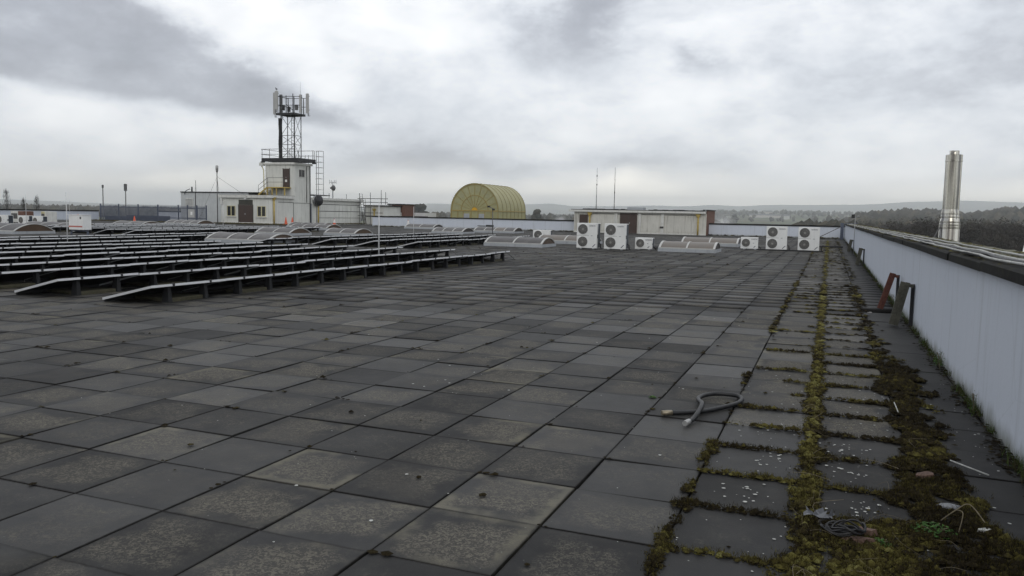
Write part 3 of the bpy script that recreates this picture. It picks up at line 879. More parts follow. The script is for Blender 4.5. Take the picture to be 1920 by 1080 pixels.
for i, (x, m_, r_, lab) in enumerate(((1.205, 'cable_white', .011, 'pale cable nearest the white wall face, lying along the mossy coping'),
                                     (1.27, 'cable_black', .013, 'black cable lying between the pale cables on the right coping'),
                                     (1.335, 'cable_white', .012, 'middle pale cable lying along the mossy coping'),
                                     (1.475, 'cable_white', .010, 'outermost pale cable against the raised mossy edge of the coping'))):
    pts = []
    for k in range(150):
        yy = 1.5 + k * 0.42
        zb = 1.214 + (x - 1.155) / 0.277 * 0.012 if x < 1.43 else 1.233
        pts.append((x + 0.035 * mnoise.noise(Vector((yy * 0.9, i * 7, 1))) + 0.012 * mnoise.noise(Vector((yy * 3, i * 3, 1))), yy,
                    zb + r_ + 0.012 + 0.022 * max(0, mnoise.noise(Vector((yy * 1.2, i * 5, 9))))))
    tag(MB().tube(pts, r_, 6).build('cable', M[m_]), lab, 'cable', 'cables along the right coping')
# timber and bitumen scraps lying on the coping, between the cables
for k in range(46):
    yy = random.uniform(4, 45); L = random.uniform(.3, 1.1)
    x = random.uniform(1.18, 1.40)
    mb = MB().beam((x, yy, 1.235), (x + random.uniform(-.03, .03), yy + L, 1.239), random.uniform(.02, .05), .012)
    o = mb.build('bitumen_strip', M['bitumen'], rw, (-1.2, 0, 0))

# ------------------------------------------------------------------ solar rows
PL, PW, PT = 1.65, 1.05, 0.038
ZH, ZL = 0.305, 0.065
tilt = math.atan2(ZH - ZL, 1.0)
ct, st = math.cos(tilt), math.sin(tilt)
def on_panel(v, u, n_):
    """v down the slope from the high edge, u along the row, n_ normal offset"""
    return (-v * ct - n_ * st, u, ZH - v * st + n_ * ct)
def panel_mesh():
    mb = MB()
    def slabbox(v0, v1, u0, u1, n0, n1):
        vs = [on_panel(v, u, n_) for n_ in (n0, n1) for v, u in ((v0, u0), (v1, u0), (v1, u1), (v0, u1))]
        mb.add(vs, [(0, 1, 2, 3), (7, 6, 5, 4), (0, 4, 5, 1), (1, 5, 6, 2), (2, 6, 7, 3), (3, 7, 4, 0)])
    mb.use(0); slabbox(.012, PW - .012, .012, PL - .012, -PT + .012, -.004)
    g = mb.mesh('panel', [M['panel_glass'], M['backsheet_shade']])
    for p in g.polygons:
        if p.normal.z < 0.2: p.material_index = 1
    mb = MB()
    slabbox(0, .011, 0, PL, -PT, 0); slabbox(PW - .011, PW, 0, PL, -PT, 0)
    slabbox(.0112, PW - .0112, 0, .011, -PT, -.0003); slabbox(.0112, PW - .0112, PL - .011, PL, -PT, -.0003)
    f = mb.mesh('frame', [M['alu'], M['backsheet_shade']])
    for p in f.polygons:
        if p.normal.z < -0.5: p.material_index = 1  # frame underside coloured black, the shade below painted onto the aluminium
    return g, f
PG, PF = panel_mesh()
mb = MB()      # tapered rear leg under the high edge
mb.add([(-.17, -.045, 0), (-.03, -.045, 0), (-.03, .045, 0), (-.17, .045, 0), (-.14, -.028, ZH - PT - .012), (-.05, -.028, ZH - PT - .009), (-.05, .028, ZH - PT - .009), (-.14, .028, ZH - PT - .012)],
       [(0, 3, 2, 1), (4, 5, 6, 7), (0, 1, 5, 4), (1, 2, 6, 5), (2, 3, 7, 6), (3, 0, 4, 7)])
LEG = mb.mesh('leg', M['leg'])
CLAMP = MB().box(-.02, .012, -.022, .022, ZH - .046, ZH + .008).mesh('clamp', M['black_metal'])
DARK_PLATE = MB().box(-1.0, -.965, .01, PL - .01, 0.0, .055).mesh('dark_plate', M['cable_black'])  # black plate added to hide the pale low frame and darken the underside
BAL = MB().cbox(-.95, -.30, -.30, .30, 0.0, 0.05, .008).mesh('ballast_slab', M['ballast'])
BAL2 = MB().cbox(-.40, -.05, -.36, .36, 0.0, 0.06, .01).mesh('ballast_slab', M['ballast'])
def solar_row(x, y0, n_, label, detail=True, skip_bal=0.3):
    t = thing('solar_panel_row', label, 'solar panels', (x, y0, 0), 'rows of tilted solar panels')
    q = random.Random(int(x * 100) + int(y0))
    for i in range(n_):
        u = i * (PL + 0.012)
        dz, dx_ = q.gauss(0, 0.006), q.gauss(0, 0.008)
        if q.random() < 0.2: dz -= 0.015; dx_ += 0.01
        p = link('panel', PG, t, (dx_, u, dz), (q.gauss(0, .0025), q.gauss(0, .003), 0))
        link('frame', PF, p)
        link('dark_plate', DARK_PLATE, t, (0, u, 0))
        if detail:
            for s in (0.42, 1.24):
                link('leg', LEG, t, (0, u + s + q.gauss(0, .01), 0))
                link('clamp', CLAMP, t, (dx_, u + s + .04, dz))
            if q.random() > skip_bal: link('ballast_slab', BAL, t, (0, u + .83, 0), (0, 0, q.gauss(0, .03)))
            if q.random() > 0.2: link('ballast_slab', BAL2, t, (q.uniform(-.03, .02), u + .83, 0), (0, 0, q.gauss(0, .06)))
    if x > -14:
        e_ = n_ * (PL + .012)
        MB().tube([(-.03, e_ - .25, ZH - .03), (.06, e_ + .28, .02)], .012, 5).tube([(-.95, e_ - .05, .04), (.06, e_ + .28, .02)], .01, 5).build('end_brace', M['dark_galv'], t)
    return t
ORD = ['first', 'second', 'third', 'fourth', 'fifth', 'sixth', 'seventh', 'eighth', 'ninth', 'tenth']
for k in range(8):
    lab = 'solar panel row nearest the open paving, its slanting left end in view' if k == 0 else \
          ('second solar panel row from the open paving, its left end in view' if k == 1 else ORD[k] + ' solar panel row counted back from the open paving')
    solar_row(-9.7 - 2.0 * k + 0.04 * (k > 3), 9.33, 9, lab)
solar_row(-26.6, 9.33, 13, 'long solar panel row ending behind the big three bay skylight')
solar_row(-28.8, 9.33, 14, 'farther long solar panel row passing behind the big three bay skylight')
for k, (x, y0, n_) in enumerate(((-15.8, 29.2, 8), (-17.9, 29.2, 8), (-20.0, 29.2, 8), (-22.1, 27.6, 9))):
    solar_row(x, y0, n_, ['nearest', 'second', 'third', 'farthest'][k] + ' solar row of the middle block, left of the two bay skylight')
for k, (x, y0, n_) in enumerate(((-33.8, 31.6, 10), (-35.8, 31.6, 10), (-37.9, 32.0, 10), (-41.0, 32.6, 9), (-43.2, 32.6, 9), (-45.4, 36.0, 7), (-47.6, 40.5, 5))):
    solar_row(x, y0, n_, ['nearest', 'second', 'third', 'fourth', 'fifth', 'sixth', 'farthest'][k] + ' solar row of the far block in front of the tower building')

# ------------------------------------------------------------------ barrel skylights
def skylight(x0, x1, y0, w_, bays, label, warm=False, endm='sky_end', rise=0.27, kh=0.14, pink=None):
    t = thing('barrel_skylight', label, 'skylight', (x0, y0, 0), 'barrel vaulted roof skylights')
    L = x1 - x0
    # kerb ring
    MB().box(-.06, L + .06, -.06, .06, 0, kh).box(-.06, L + .06, w_ - .06, w_ + .06, 0, kh).box(-.06, .06, .0603, w_ - .0603, 0, kh - .001).box(L - .06, L + .06, .0603, w_ - .0603, 0, kh - .001).build('kerb', M['kerb'], t)
    ns = 12
    # circular segment arc
    Rr = ((w_ / 2) ** 2 + rise ** 2) / (2 * rise); half = math.asin(w_ / 2 / Rr)
    def arc(a, off=0.0):
        th = -half + 2 * half * a
        return (w_ / 2 + (Rr + off) * math.sin(th), kh + .02 + rise - Rr + (Rr + off) * math.cos(th))
    bl = L / bays
    for b_ in range(bays):
        mb = MB(); vs = []
        for xx in (b_ * bl + .02, (b_ + 1) * bl - .02):
            for i in range(ns + 1):
                yz = arc(i / ns); vs.append((xx, yz[0], yz[1]))
        for xx in (b_ * bl + .02, (b_ + 1) * bl - .02):
            for i in range(ns + 1):
                yz = arc(i / ns, -.012); vs.append((xx, yz[0], yz[1]))
        m1 = ns + 1
        fs = []
        for i in range(ns):
            fs.append((i, m1 + i, m1 + i + 1, i + 1)); fs.append((2 * m1 + i, 2 * m1 + i + 1, 3 * m1 + i + 1, 3 * m1 + i))
        mb.add(vs, fs, smooth=True)
        mb.build('glazing', M['glaze_warm' if warm or pink == b_ else 'glaze'], t)
    for b_ in range(bays + 1):
        mb = MB(); vs = []
        xc = b_ * bl
        wd = .045 if b_ in (0, bays) else .032
        for xx in (xc - wd, xc + wd):
            for i in range(ns + 1):
                vs.append((xx,) + arc(i / ns, .018)); vs.append((xx,) + arc(i / ns, -.02))
        fs = []
        m2 = 2 * (ns + 1)
        for i in range(ns):
            a = 2 * i
            fs += [(a, m2 + a, m2 + a + 2, a + 2), (a + 1, a + 3, m2 + a + 3, m2 + a + 1), (a, a + 2, a + 3, a + 1), (m2 + a, m2 + a + 1, m2 + a + 3, m2 + a + 2)]
        mb.add(vs, fs)
        mb.build('rib', M['sky_white'], t)
    for yy in (-.05, w_ - .01):
        MB().box(-.045, L + .045, yy, yy + .06, kh + .002, kh + .045).build('sill_rail', M['sky_white'], t)
    for xx, s in ((0.0, 1), (L, -1)):
        poly = [arc(i / ns, -.022) for i in range(ns + 1)]
        MB().prism_x(list(reversed(poly)), xx - .012, xx + .012).build('end_panel', M[endm], t)
    return t
skylight(-6.9, -4.55, 35.0, 1.95, 2, 'bronze two bay skylight between the small air conditioners', True, 'sky_end_grey')
skylight(-7.4, -4.5, 43.7, 1.95, 2, 'bronze two bay skylight half hidden behind another, by the small air conditioner', True, 'sky_end_grey')
skylight(-15.05, -12.25, 34.5, 1.9, 2, 'two bay skylight right of the solar rows, dark red end', False, 'sky_end')
skylight(-14.4, -11.45, 40.0, 1.9, 2, 'bronze two bay skylight left of the paired tall air conditioners', True, 'sky_end_grey')
skylight(-26.0, -22.6, 28.25, 1.95, 3, 'big three bay skylight in the middle of the solar rows')
skylight(-31.6, -29.2, 38.4, 2.0, 2, 'two bay skylight behind the big three bay one')
skylight(-28.7, -26.6, 41.2, 2.0, 2, 'two bay skylight behind the solar rows, left of the tall thin pole')
skylight(-39.2, -35.8, 51.6, 2.0, 3, 'three bay skylight overlapping another before the tower building')
skylight(-43.4, -39.9, 56.8, 2.0, 3, 'farthest three bay skylight, at the foot of the tower')
skylight(-36.2, -33.3, 64.5, 2.0, 2, 'two bay skylight close to the long white wall', False, 'sky_end_grey')
skylight(-27.1, -24.7, 52.4, 2.0, 3, 'three bay skylight in front of the yellow vault', False, 'sky_end_grey')
skylight(-26.3, -22.9, 58.0, 2.0, 4, 'four bay skylight with one pinkish bay near the camera pole', False, 'sky_end_grey', pink=2)
skylight(-42.3, -38.6, 28.4, 2.25, 3, 'skylight with a broad brown end at the left edge of the photo', rise=.36)
skylight(-48.3, -43.8, 36.0, 2.1, 3, 'skylight half hidden behind the white cabinet')
skylight(-50.5, -47.6, 45.0, 2.1, 2, 'skylight behind the orange cone, before the fence')
skylight(-54.6, -51.0, 54.3, 2.1, 4, 'four bay skylight between the fence and the brown door')
skylight(-70.2, -65.6, 45.6, 2.2, 2, 'brown ended skylight among units by the far left wall')

# ------------------------------------------------------------------ air conditioners
def fan(mb, cx_, cz_, r_, y_):
    mb.use(1).lathe([(r_, -.004), (r_, .012)], 20, (cx_, y_, cz_), 'y')
    mb.add([(cx_ + r_ * math.cos(a * math.pi / 10), y_ - .003, cz_ + r_ * math.sin(a * math.pi / 10)) for a in range(20)], [tuple(range(20))])
def ac_unit(x, y, wd, dp, h, fans, label, logo=True, rotz=0.0, group='outdoor air conditioners'):
    t = thing('air_conditioner', label, 'air conditioner', (x, y, 0), group, rotz)
    f0 = 0.045
    MB().cbox(0, wd, 0, dp * .28, f0, h, .012).build('casing', M['white_metal'], t)
    MB().box(.03, wd - .012, dp * .28 + .002, dp - .03, f0 + .03, h - .03).build('coil', M['coil'], t)
    MB().cbox(0, wd * .98, dp - .028, dp, f0, h - .002, .006).build('rear_panel', M['white_metal'], t)
    for xx in (wd * .16, wd * .78):
        MB().box(xx, xx + .09, -.02, dp + .02, 0, f0 - .001).build('foot', M['galv'], t)
    fc = wd * .30 if wd < 1.2 else wd * .3
    r_ = min(wd * .245, (h - f0) / (2 * fans) - .035)
    for k in range(fans):
        cz_ = f0 + (h - f0) * (k + .5) / fans
        mb = MB()
        mb.lathe([(r_ + .02, .0), (r_ + .02, -.014), (r_ - .004, -.014), (r_ - .004, .0)], 24, (fc, 0, cz_), 'y')
        fo = mb.build('fan', M['white_metal'], t)
        MB().add([(fc + r_ * math.cos(a * math.pi / 12), -.003, cz_ + r_ * math.sin(a * math.pi / 12)) for a in range(24)], [tuple(range(24))]).build('recess', M['fan_dark'], fo)
        g = MB()
        for ri in range(1, 6):
            rr = r_ * ri / 5.2
            g.lathe([(rr, -.012), (rr + .008, -.012), (rr + .008, -.006), (rr, -.006)], 20, (fc, 0, cz_), 'y')
        for k2 in range(12):
            a = k2 * math.pi / 6
            g.beam((fc + .02 * math.cos(a), -.009, cz_ + .02 * math.sin(a)), (fc + r_ * math.cos(a), -.009, cz_ + r_ * math.sin(a)), .009, .006)
        g.lathe([(.055, -.014), (.055, -.005)], 14, (fc, 0, cz_), 'y')
        g.add([(fc + .055 * math.cos(a * .449), -.014, cz_ + .055 * math.sin(a * .449)) for a in range(14)], [tuple(range(14))])
        g.build('grille', M['fan_grille'], fo)
    if fans == 2:
        MB().box(.01, fc * 2, -.002, .0, f0 + (h - f0) * .5 - .006, f0 + (h - f0) * .5 + .006).build('seam', M['fan_grille'], t)
    # diagonal blue mark at lower right, maker's name at top right
    s = min(1.0, h / 1.0) * .13
    MB().add([(wd - .22, -.003, f0 + .05), (wd - .18, -.003, f0 + .05), (wd - .18 + s, -.003, f0 + .05 + s), (wd - .22 + s, -.003, f0 + .05 + s)], [(0, 1, 2, 3)]).build('emblem', M['logo_blue'], t)
    if logo:
        cu = bpy.data.curves.new('lettering', 'FONT'); cu.body = 'DAIKIN'; cu.size = .085; cu.extrude = .0015
        cu.materials.append(M['logo_blue'])
        tmp_ = bpy.data.objects.new('lettering_curve', cu); COL.objects.link(tmp_)
        dg = bpy.context.evaluated_depsgraph_get(); lm = bpy.data.meshes.new_from_object(tmp_.evaluated_get(dg)); bpy.data.objects.remove(tmp_)
        tx = link('lettering', lm, t)
        tx.location = (wd * .61, -.004, h - .15 if fans == 2 else h - .12); tx.rotation_euler = (R(90), 0, 0)
    MB().box(wd * .70, wd * .78, -.003, .0, h * .5, h * .5 + .03).build('label_plate', M['galv'], t)
    # handle recess and pipe run on the right side
    MB().box(wd - .001, wd + .004, .06, .16, h * .42, h * .56).build('handle', M['cable_black'], t)
    MB().tube([(wd + .02, dp * .5, h * .22), (wd + .09, dp * .5, h * .2), (wd + .11, dp * .5, .05), (wd + .12, dp * .8, .03)], .028, 6).build('pipe', M['cable_black'], t)
    return t
AG = 'outdoor air conditioners'
ac_unit(-10.68, 34.9, .95, .62, 1.17, 2, 'tall twin fan air conditioner before the brown window, leftmost of four tall ones')
ac_unit(-9.36, 34.8, .97, .62, 1.17, 2, 'tall twin fan air conditioner in front of the brown hut door')
ac_unit(-8.2, 35.9, .78, .55, .55, 1, 'small single fan air conditioner just right of the tall pair')
ac_unit(-4.02, 40.7, .82, .36, .60, 1, 'small single fan air conditioner right of the bronze skylight')
ac_unit(-2.82, 40.6, .96, .36, 1.16, 2, 'tall twin fan air conditioner, left one of the pair near the moss')
ac_unit(-1.36, 40.6, .96, .36, 1.16, 2, 'tall twin fan air conditioner, right one of the pair near the moss')
ac_unit(-16.0, 43.6, 1.05, .4, .62, 1, 'small air conditioner peeping over the two bay skylight', False)
ac_unit(-55.2, 41.0, .95, .5, .72, 1, 'small air conditioner with round fan near the far left wall', False)
ac_unit(-53.2, 40.6, .9, .5, .72, 1, 'small air conditioner left of the white cabinet', False)
ac_unit(-57.8, 41.2, 1.1, .55, .72, 1, 'air conditioner cut by the left edge of the photo', False)
def crate(x, y, wd, h, label, m1, m2):
    t = thing('plant_cabinet', label, 'cabinet', (x, y, 0))
    MB().cbox(0, wd * .55, 0, .9, 0, h, .02).build('front_half', M[m1], t)
    MB().cbox(wd * .552, wd, 0, .9, 0, h, .02).build('side_half', M[m2], t)
    MB().box(.05, wd * .5, -.012, -.002, h * .3, h * .8).build('vent', M['fan_dark'], t)
crate(-65.9, 48.3, 1.6, .95, 'grey and brown cabinet by the far left wall', 'trim', 'brick_far')
crate(-63.9, 49.6, .8, .95, 'slanted cream cabinet by the far left wall', 'cream', 'trim')
# kerb-side pipes / strips behind the tall units
tag(MB().beam((-3.2, 40.35, .03), (-.2, 40.3, .03), .10, .06).build('timber_batten', M['timber_dark']), 'dark timber batten under the right pair of tall air conditioners', 'batten')
tag(MB().beam((-.9, 47.1, .05), (.75, 47.0, .05), .14, .10).build('timber_batten', M['timber_dark']), 'dark timber batten lying across the moss far down the wall', 'batten')
mb = MB()
for k in range(6):
    mb.tube([(-8.4 + k * .02, 37.2 + k * .1, .05 + k * .012), (-7.4, 37.4 + k * .1, .04 + k * .01), (-5.5, 38.3, .04)], .02, 5)
tag(mb.build('refrigerant_pipes', M['cable_black']), 'black refrigerant pipes behind the small air conditioner', 'pipes')

# ------------------------------------------------------------------ white electrical cabinet left
t = thing('electrical_cabinet', 'white electrical cabinet with red stripe on a steel stand among solar rows', 'cabinet', (-36.9, 30.2, 0))
MB().cbox(0, 1.02, 0, .5, .27, 1.02, .02).build('casing', M['white_metal'], t)
MB().box(-.01, .96, -.006, -.001, .40, .47).build('stripe', M['red_stripe'], t)
MB().box(.80, .88, -.012, -.001, .82, .94).build('handle', M['cable_black'], t)
for x in (-.14, 1.02):
    MB().box(x, x + .07, .2, .27, 0, 1.05 if x < 0 else .27).build('stand_post', M['fence'], t)
MB().box(-.14, 1.09, .20, .26, .18, .25).build('stand_rail', M['fence'], t)
MB().box(-.16, 1.05, -.02, .52, 1.021, 1.045).build('lid', M['white_metal'], t)

# ------------------------------------------------------------------ thin white poles
def pole(x, y, h, label, r_=.018, name='air_terminal'):
    t = thing(name, label, 'pole', (x, y, 0), 'thin white poles on the roof')
    MB().tube([(0, 0, .03), (0, 0, h * .5), (0, 0, h)], [r_, r_ * .9, r_ * .55], 6).build('rod', M['white_pole'], t)
    MB().lathe([(.0, .045), (.10, .045), (.15, .0)], 10).build('foot', M['ballast'], t)
    return t
pole(-26.0, 21.2, 2.0, 'thin white pole among the solar rows near the cabinet', .02)
pole(-12.2, 20.2, 1.78, 'tall thin white pole among the nearest solar rows', .02)
pole(-20.2, 36.9, 1.8, 'thin white pole in the middle solar block', .015)
pole(-43.0, 48.5, 2.1, 'thin white pole in front of the brown double door', .028)
pole(-46.8, 35.3, 2.2, 'thin white pole near the left edge before the far wall', .018)
pole(-49.0, 40.2, 1.9, 'faint white pole between the cabinet and the far left wall', .014)

# camera pole
t = thing('camera_pole', 'slim pole with two small cameras before the yellow vault', 'camera pole', (-22.4, 52.6, 0))
MB().tube([(0, 0, 0), (0, 0, 1.9)], .03, 8).build('pole', M['dark_galv'], t)
MB().beam((-.28, 0, 1.98), (.06, 0, 1.86), .05, .05).build('arm', M['dark_galv'], t)
MB().box(-.40, -.22, -.08, .05, 1.95, 2.07).build('camera_head', M['black_metal'], t)
MB().box(-.02, .14, -.10, .05, 1.74, 1.86).build('camera_head', M['black_metal'], t)
t = thing('camera_pole', 'slim grey pole with black camera head by the right wall', 'camera pole', (1.05, 38.5, 0))
MB().tube([(0, 0, 0), (0, 0, 1.68)], .014, 8).build('pole', M['galv'], t)
MB().box(-.16, -.02, -.08, .05, 1.62, 1.78).build('camera_head', M['black_metal'], t)
MB().lathe([(.0, .0), (.05, .02), (.05, .07), (.0, .11)], 12, (.12, 0, 1.63)).build('lamp', M['galv'], t)
# corner post with brace
t = thing('corner_post', 'blue grey steel corner post with braces at the far right corner', 'post', (.95, 68.6, 0))
MB().box(-.12, .12, -.12, .12, 0, 1.30).build('post', M['fence'], t)
MB().beam((-.1, 0, 1.2), (1.1, .1, 1.28), .07, .07).build('rail', M['fence'], t)
MB().beam((-.1, 0, 1.0), (1.1, .1, 1.08), .05, .05).build('rail', M['fence'], t)
MB().tube([(-.1, -.05, 1.0), (-1.8, -.9, .06)], .03, 6).build('brace', M['dark_galv'], t)
MB().box(-2.2, -1.2, -1.1, -.8, 0, .07).build('foot', M['timber_dark'], t)

# ------------------------------------------------------------------ cones
def cone(x, y, h, label, sleeve, z=0.0):
    t = thing('traffic_cone', label, 'traffic cone', (x, y, z), 'traffic cones')
    b = h * .27
    MB().cbox(-b, b, -b, b, 0, h * .06, .01).build('base', M['orange'], t)
    prof = [(b * .82, h * .06), (b * .72, h * .16), (b * .14, h * .99), (b * .06, h)]
    MB().lathe(prof, 14).build('body', M['orange'], t)
    if sleeve:
        def rad(z_): return b * .72 + (b * .14 - b * .72) * (z_ - h * .16) / (h * .83)
        MB().lathe([(rad(h * .42) + .006, h * .42), (rad(h * .82) + .006, h * .82)], 14).build('sleeve', M['cone_white'], t)
        MB().lathe([(rad(h * .86) + .006, h * .86), (rad(h) + .006, h)], 12).build('tip', M['galv'], t)
cone(-57.8, 48.2, .82, 'plain orange traffic cone in front of the left end of the fence', False)
cone(-49.6, 46.3, .80, 'orange traffic cone standing before a skylight and the fence', False)
cone(-50.3, 65.6, .78, 'orange traffic cone, left one of two by the tower wall', False)
cone(-50.2, 66.5, .78, 'orange traffic cone, right one of two by the tower wall', False)
cone(-44.2, 65.0, .82, 'white sleeved traffic cone before the panelled wing', True)
cone(-36.6, 65.8, .86, 'white sleeved traffic cone in front of the long white wall', True)

# ================================================================== TOWER BUILDING
X1 = -51.45
tb = thing('rooftop_building', 'pale rooftop plant building with a small square tower and brown doors', 'building', (X1, 65, 0))
TB = lambda mb, name, m_: mb.build(name, M[m_], tb, (-X1, -65, 0))
TB(MB().box(-57.85, X1 - .003, 65, 72.5, -.05, 2.64), 'front_wall', 'render')
# rounded tower body
pts = []
tx0, tx1, ty0, ty1, rr = -54.95, X1, 68.35, 71.3, 0.45
for k in range(9):
    a = -math.pi / 2 + k * math.pi / 16
    pts.append((tx1 - rr + rr * math.cos(a), ty0 + rr + rr * math.sin(a)))
poly = [(tx0, ty0)] + pts + [(tx1, ty1), (tx0, ty1)]
TB(MB().prism(poly, -.05, 6.14), 'tower_wall', 'render')
def grow(p, d):
    cx_, cy_ = (tx0 + tx1) / 2, (ty0 + ty1) / 2
    return [(x + d * (1 if x > cx_ else -1) * min(1, abs(x - cx_) / 1.0), y + d * (1 if y > cy_ else -1) * min(1, abs(y - cy_) / 1.0)) for x, y in p]
TB(MB().prism(grow(poly, .16), 6.14, 6.36), 'tower_cornice', 'trim')
TB(MB().box(-55.55, -55.12, 68.1, 68.5, 6.02, 6.34), 'gutter_box', 'trim')
TB(MB().tube([(-55.4, 68.3, 6.05), (-55.1, 68.25, 5.55), (-55.05, 68.25, 2.9)], .06, 6), 'downpipe', 'cream')
# front block fascia: two runs meeting at the corner
TB(MB().box(-58.05, X1 + .22, 64.78, 65.0, 2.62, 2.90), 'fascia', 'trim')
TB(MB().box(X1 + .002, X1 + .22, 65.0, 68.35, 2.62, 2.90), 'fascia', 'trim')
TB(MB().box(-58.0, X1 + .2, 65.0, 68.33, 2.90, 2.925).box(-58.0, tx0 - .01, 68.33, 72.4, 2.90, 2.922), 'flat_roof', 'bitumen')
TB(MB().box(-57.86, -57.6, 64.86, 65.0, 1.95, 2.55), 'corner_box', 'trim')
TB(MB().box(X1 + .001, X1 + .03, 65.9, 68.3, 2.24, 2.28), 'shadow_groove', 'groove')
TB(MB().box(X1 + .001, X1 + .02, 68.32, 68.36, .05, 2.24), 'shadow_groove', 'groove')
TB(MB().box(X1 + .001, X1 + .025, 68.3, 71.2, 2.2, 2.235), 'shadow_groove', 'groove')
TB(MB().box(-57.85, X1, 64.96, 64.999, 0, .16), 'plinth', 'trim')
TB(MB().box(X1, X1 + .04, 64.96, 71.3, 0, .16), 'plinth', 'trim')
def door(name, x0, x1, y, z0, z1, m_='brown_door', leaf=1, lab=None):
    d = TB(MB().box(x0, x1, y - .03, y - .002, z0, z1), name, m_)
    if lab: d['label'] = lab
    MB().box(x0 - .06, x0 - .002, y - .045, y - .002, z0, z1 + .06).box(x1 + .002, x1 + .06, y - .045, y - .002, z0, z1 + .06).build('frame', M['transom'], d)
    for i in range(1, leaf):
        xm = x0 + (x1 - x0) * i / leaf
        MB().box(xm - .012, xm + .012, y - .034, y - .0301, z0, z1).build('leaf_gap', M['groove'], d)
    MB().box(x0 + (x1 - x0) * .42, x0 + (x1 - x0) * .5, y - .05, y - .0305, z0 + .95, z0 + 1.05).build('handle', M['galv'], d)
    return d
door('door', -55.6, -53.85, 65, 0, 1.9, leaf=2)
TB(MB().box(-55.6, -53.85, 64.975, 64.998, 1.905, 2.42), 'transom', 'transom')
TB(MB().box(-54.75, -54.45, 64.72, 64.95, 2.47, 2.56), 'door_lamp', 'white_metal')
def win(x0, x1, y, z0, z1):
    f = TB(MB().box(x0 - .05, x0, y - .05, y - .002, z0 - .05, z1 + .05).box(x1, x1 + .05, y - .05, y - .002, z0 - .05, z1 + .05)
           .box(x0 + .001, x1 - .001, y - .05, y - .002, z1, z1 + .05).box(x0 + .001, x1 - .001, y - .05, y - .002, z0 - .05, z0)
           .box((x0 + x1) / 2 - .05, (x0 + x1) / 2 + .05, y - .052, y - .002, z0 + .001, z1 - .001), 'window', 'cream')
    for a, b in ((x0 + .004, (x0 + x1) / 2 - .054), ((x0 + x1) / 2 + .054, x1 - .004)):
        MB().box(a, b, y - .03, y - .012, z0 + .003, z1 - .003).build('pane', M['glass'], f)
    MB().box(x0 - .15, x1 + .15, y - .12, y - .002, z0 - .15, z0 - .055).build('sill', M['trim'], f)
win(-57.02, -56.08, 65, .82, 1.76)
win(-53.22, -52.3, 65, .82, 1.76)
# downpipes, yellow
def downpipe(x, y, z1, z0=0):
    d = TB(MB().tube([(x, y, z0), (x, y, z1)], .075, 8), 'downpipe', 'yellow')
    MB().add([(x - .2, y - .16, z1 + .28), (x + .2, y - .16, z1 + .28), (x + .2, y + .16, z1 + .28), (x - .2, y + .16, z1 + .28), (x - .09, y - .09, z1), (x + .09, y - .09, z1), (x + .09, y + .09, z1), (x - .09, y + .09, z1)],
             [(0, 1, 2, 3), (7, 6, 5, 4), (0, 4, 5, 1), (1, 5, 6, 2), (2, 6, 7, 3), (3, 7, 4, 0)]).build('hopper', M['yellow'], d)
    for zz in (.5, 1.3, 2.0):
        MB().lathe([(.09, -.03), (.09, .03)], 8, (x, y, zz)).build('bracket', M['yellow'], d)
downpipe(X1 + .12, 65.1, 2.42)
downpipe(X1 + .05, 72.6, 2.42)
# tower door, window, stair platform
door('door', -52.68, -51.92, 68.35, 3.82, 5.72, lab='brown door high in the tower above the yellow steps')
TB(MB().box(-52.45, -52.2, 68.312, 68.318, 4.35, 4.6), 'door_notice', 'white_metal')
wf = TB(MB().box(X1 + .002, X1 + .04, 69.3, 70.25, 4.88, 4.93).box(X1 + .002, X1 + .04, 69.3, 70.25, 5.67, 5.72), 'window', 'trim')
for a in (69.32, 69.80):
    MB().box(X1 + .002, X1 + .025, a, a + .42, 4.94, 5.66).build('pane', M['glass'], wf)
pf = TB(MB().box(-54.1, -51.75, 67.35, 68.34, 3.70, 3.80), 'landing', 'yellow')
for x in (-54.0, -53.4, -52.85, -51.85):
    MB().box(x - .05, x + .05, 67.4, 67.5, 2.96, 3.70).build('post', M['yellow'], pf)
for i in range(5):
    MB().box(-54.1 - (i + 1) * .2, -54.1 - i * .2, 67.35, 68.3, 3.62 - i * .16, 3.66 - i * .16).build('tread', M['yellow'], pf)
MB().beam((-54.05, 67.4, 3.72), (-55.15, 67.4, 2.98), .05, .14).build('stringer', M['yellow'], pf)
hr = TB(MB().tube([(-51.95, 67.38, 4.75), (-53.9, 67.38, 4.75), (-55.1, 67.38, 3.95), (-55.1, 67.38, 3.0)], .025, 6)
        .tube([(-51.95, 67.38, 4.3), (-53.9, 67.38, 4.3), (-55.1, 67.38, 3.5)], .02, 6).tube([(-53.9, 67.38, 3.8), (-53.9, 67.38, 4.75)], .025, 6).tube([(-51.95, 67.38, 3.8), (-51.95, 67.38, 4.75)], .025, 6), 'handrail', 'dark_galv')
TB(MB().tube([(X1 + .05, 70.55, 6.1), (X1 + .05, 70.55, 2.3)], .03, 6).tube([(X1 + .05, 71.15, 6.1), (X1 + .05, 71.15, .1)], .05, 6), 'conduit', 'groove')
TB(MB().box(X1, X1 + .09, 71.2, 71.34, .05, 2.2), 'conduit', 'fence')
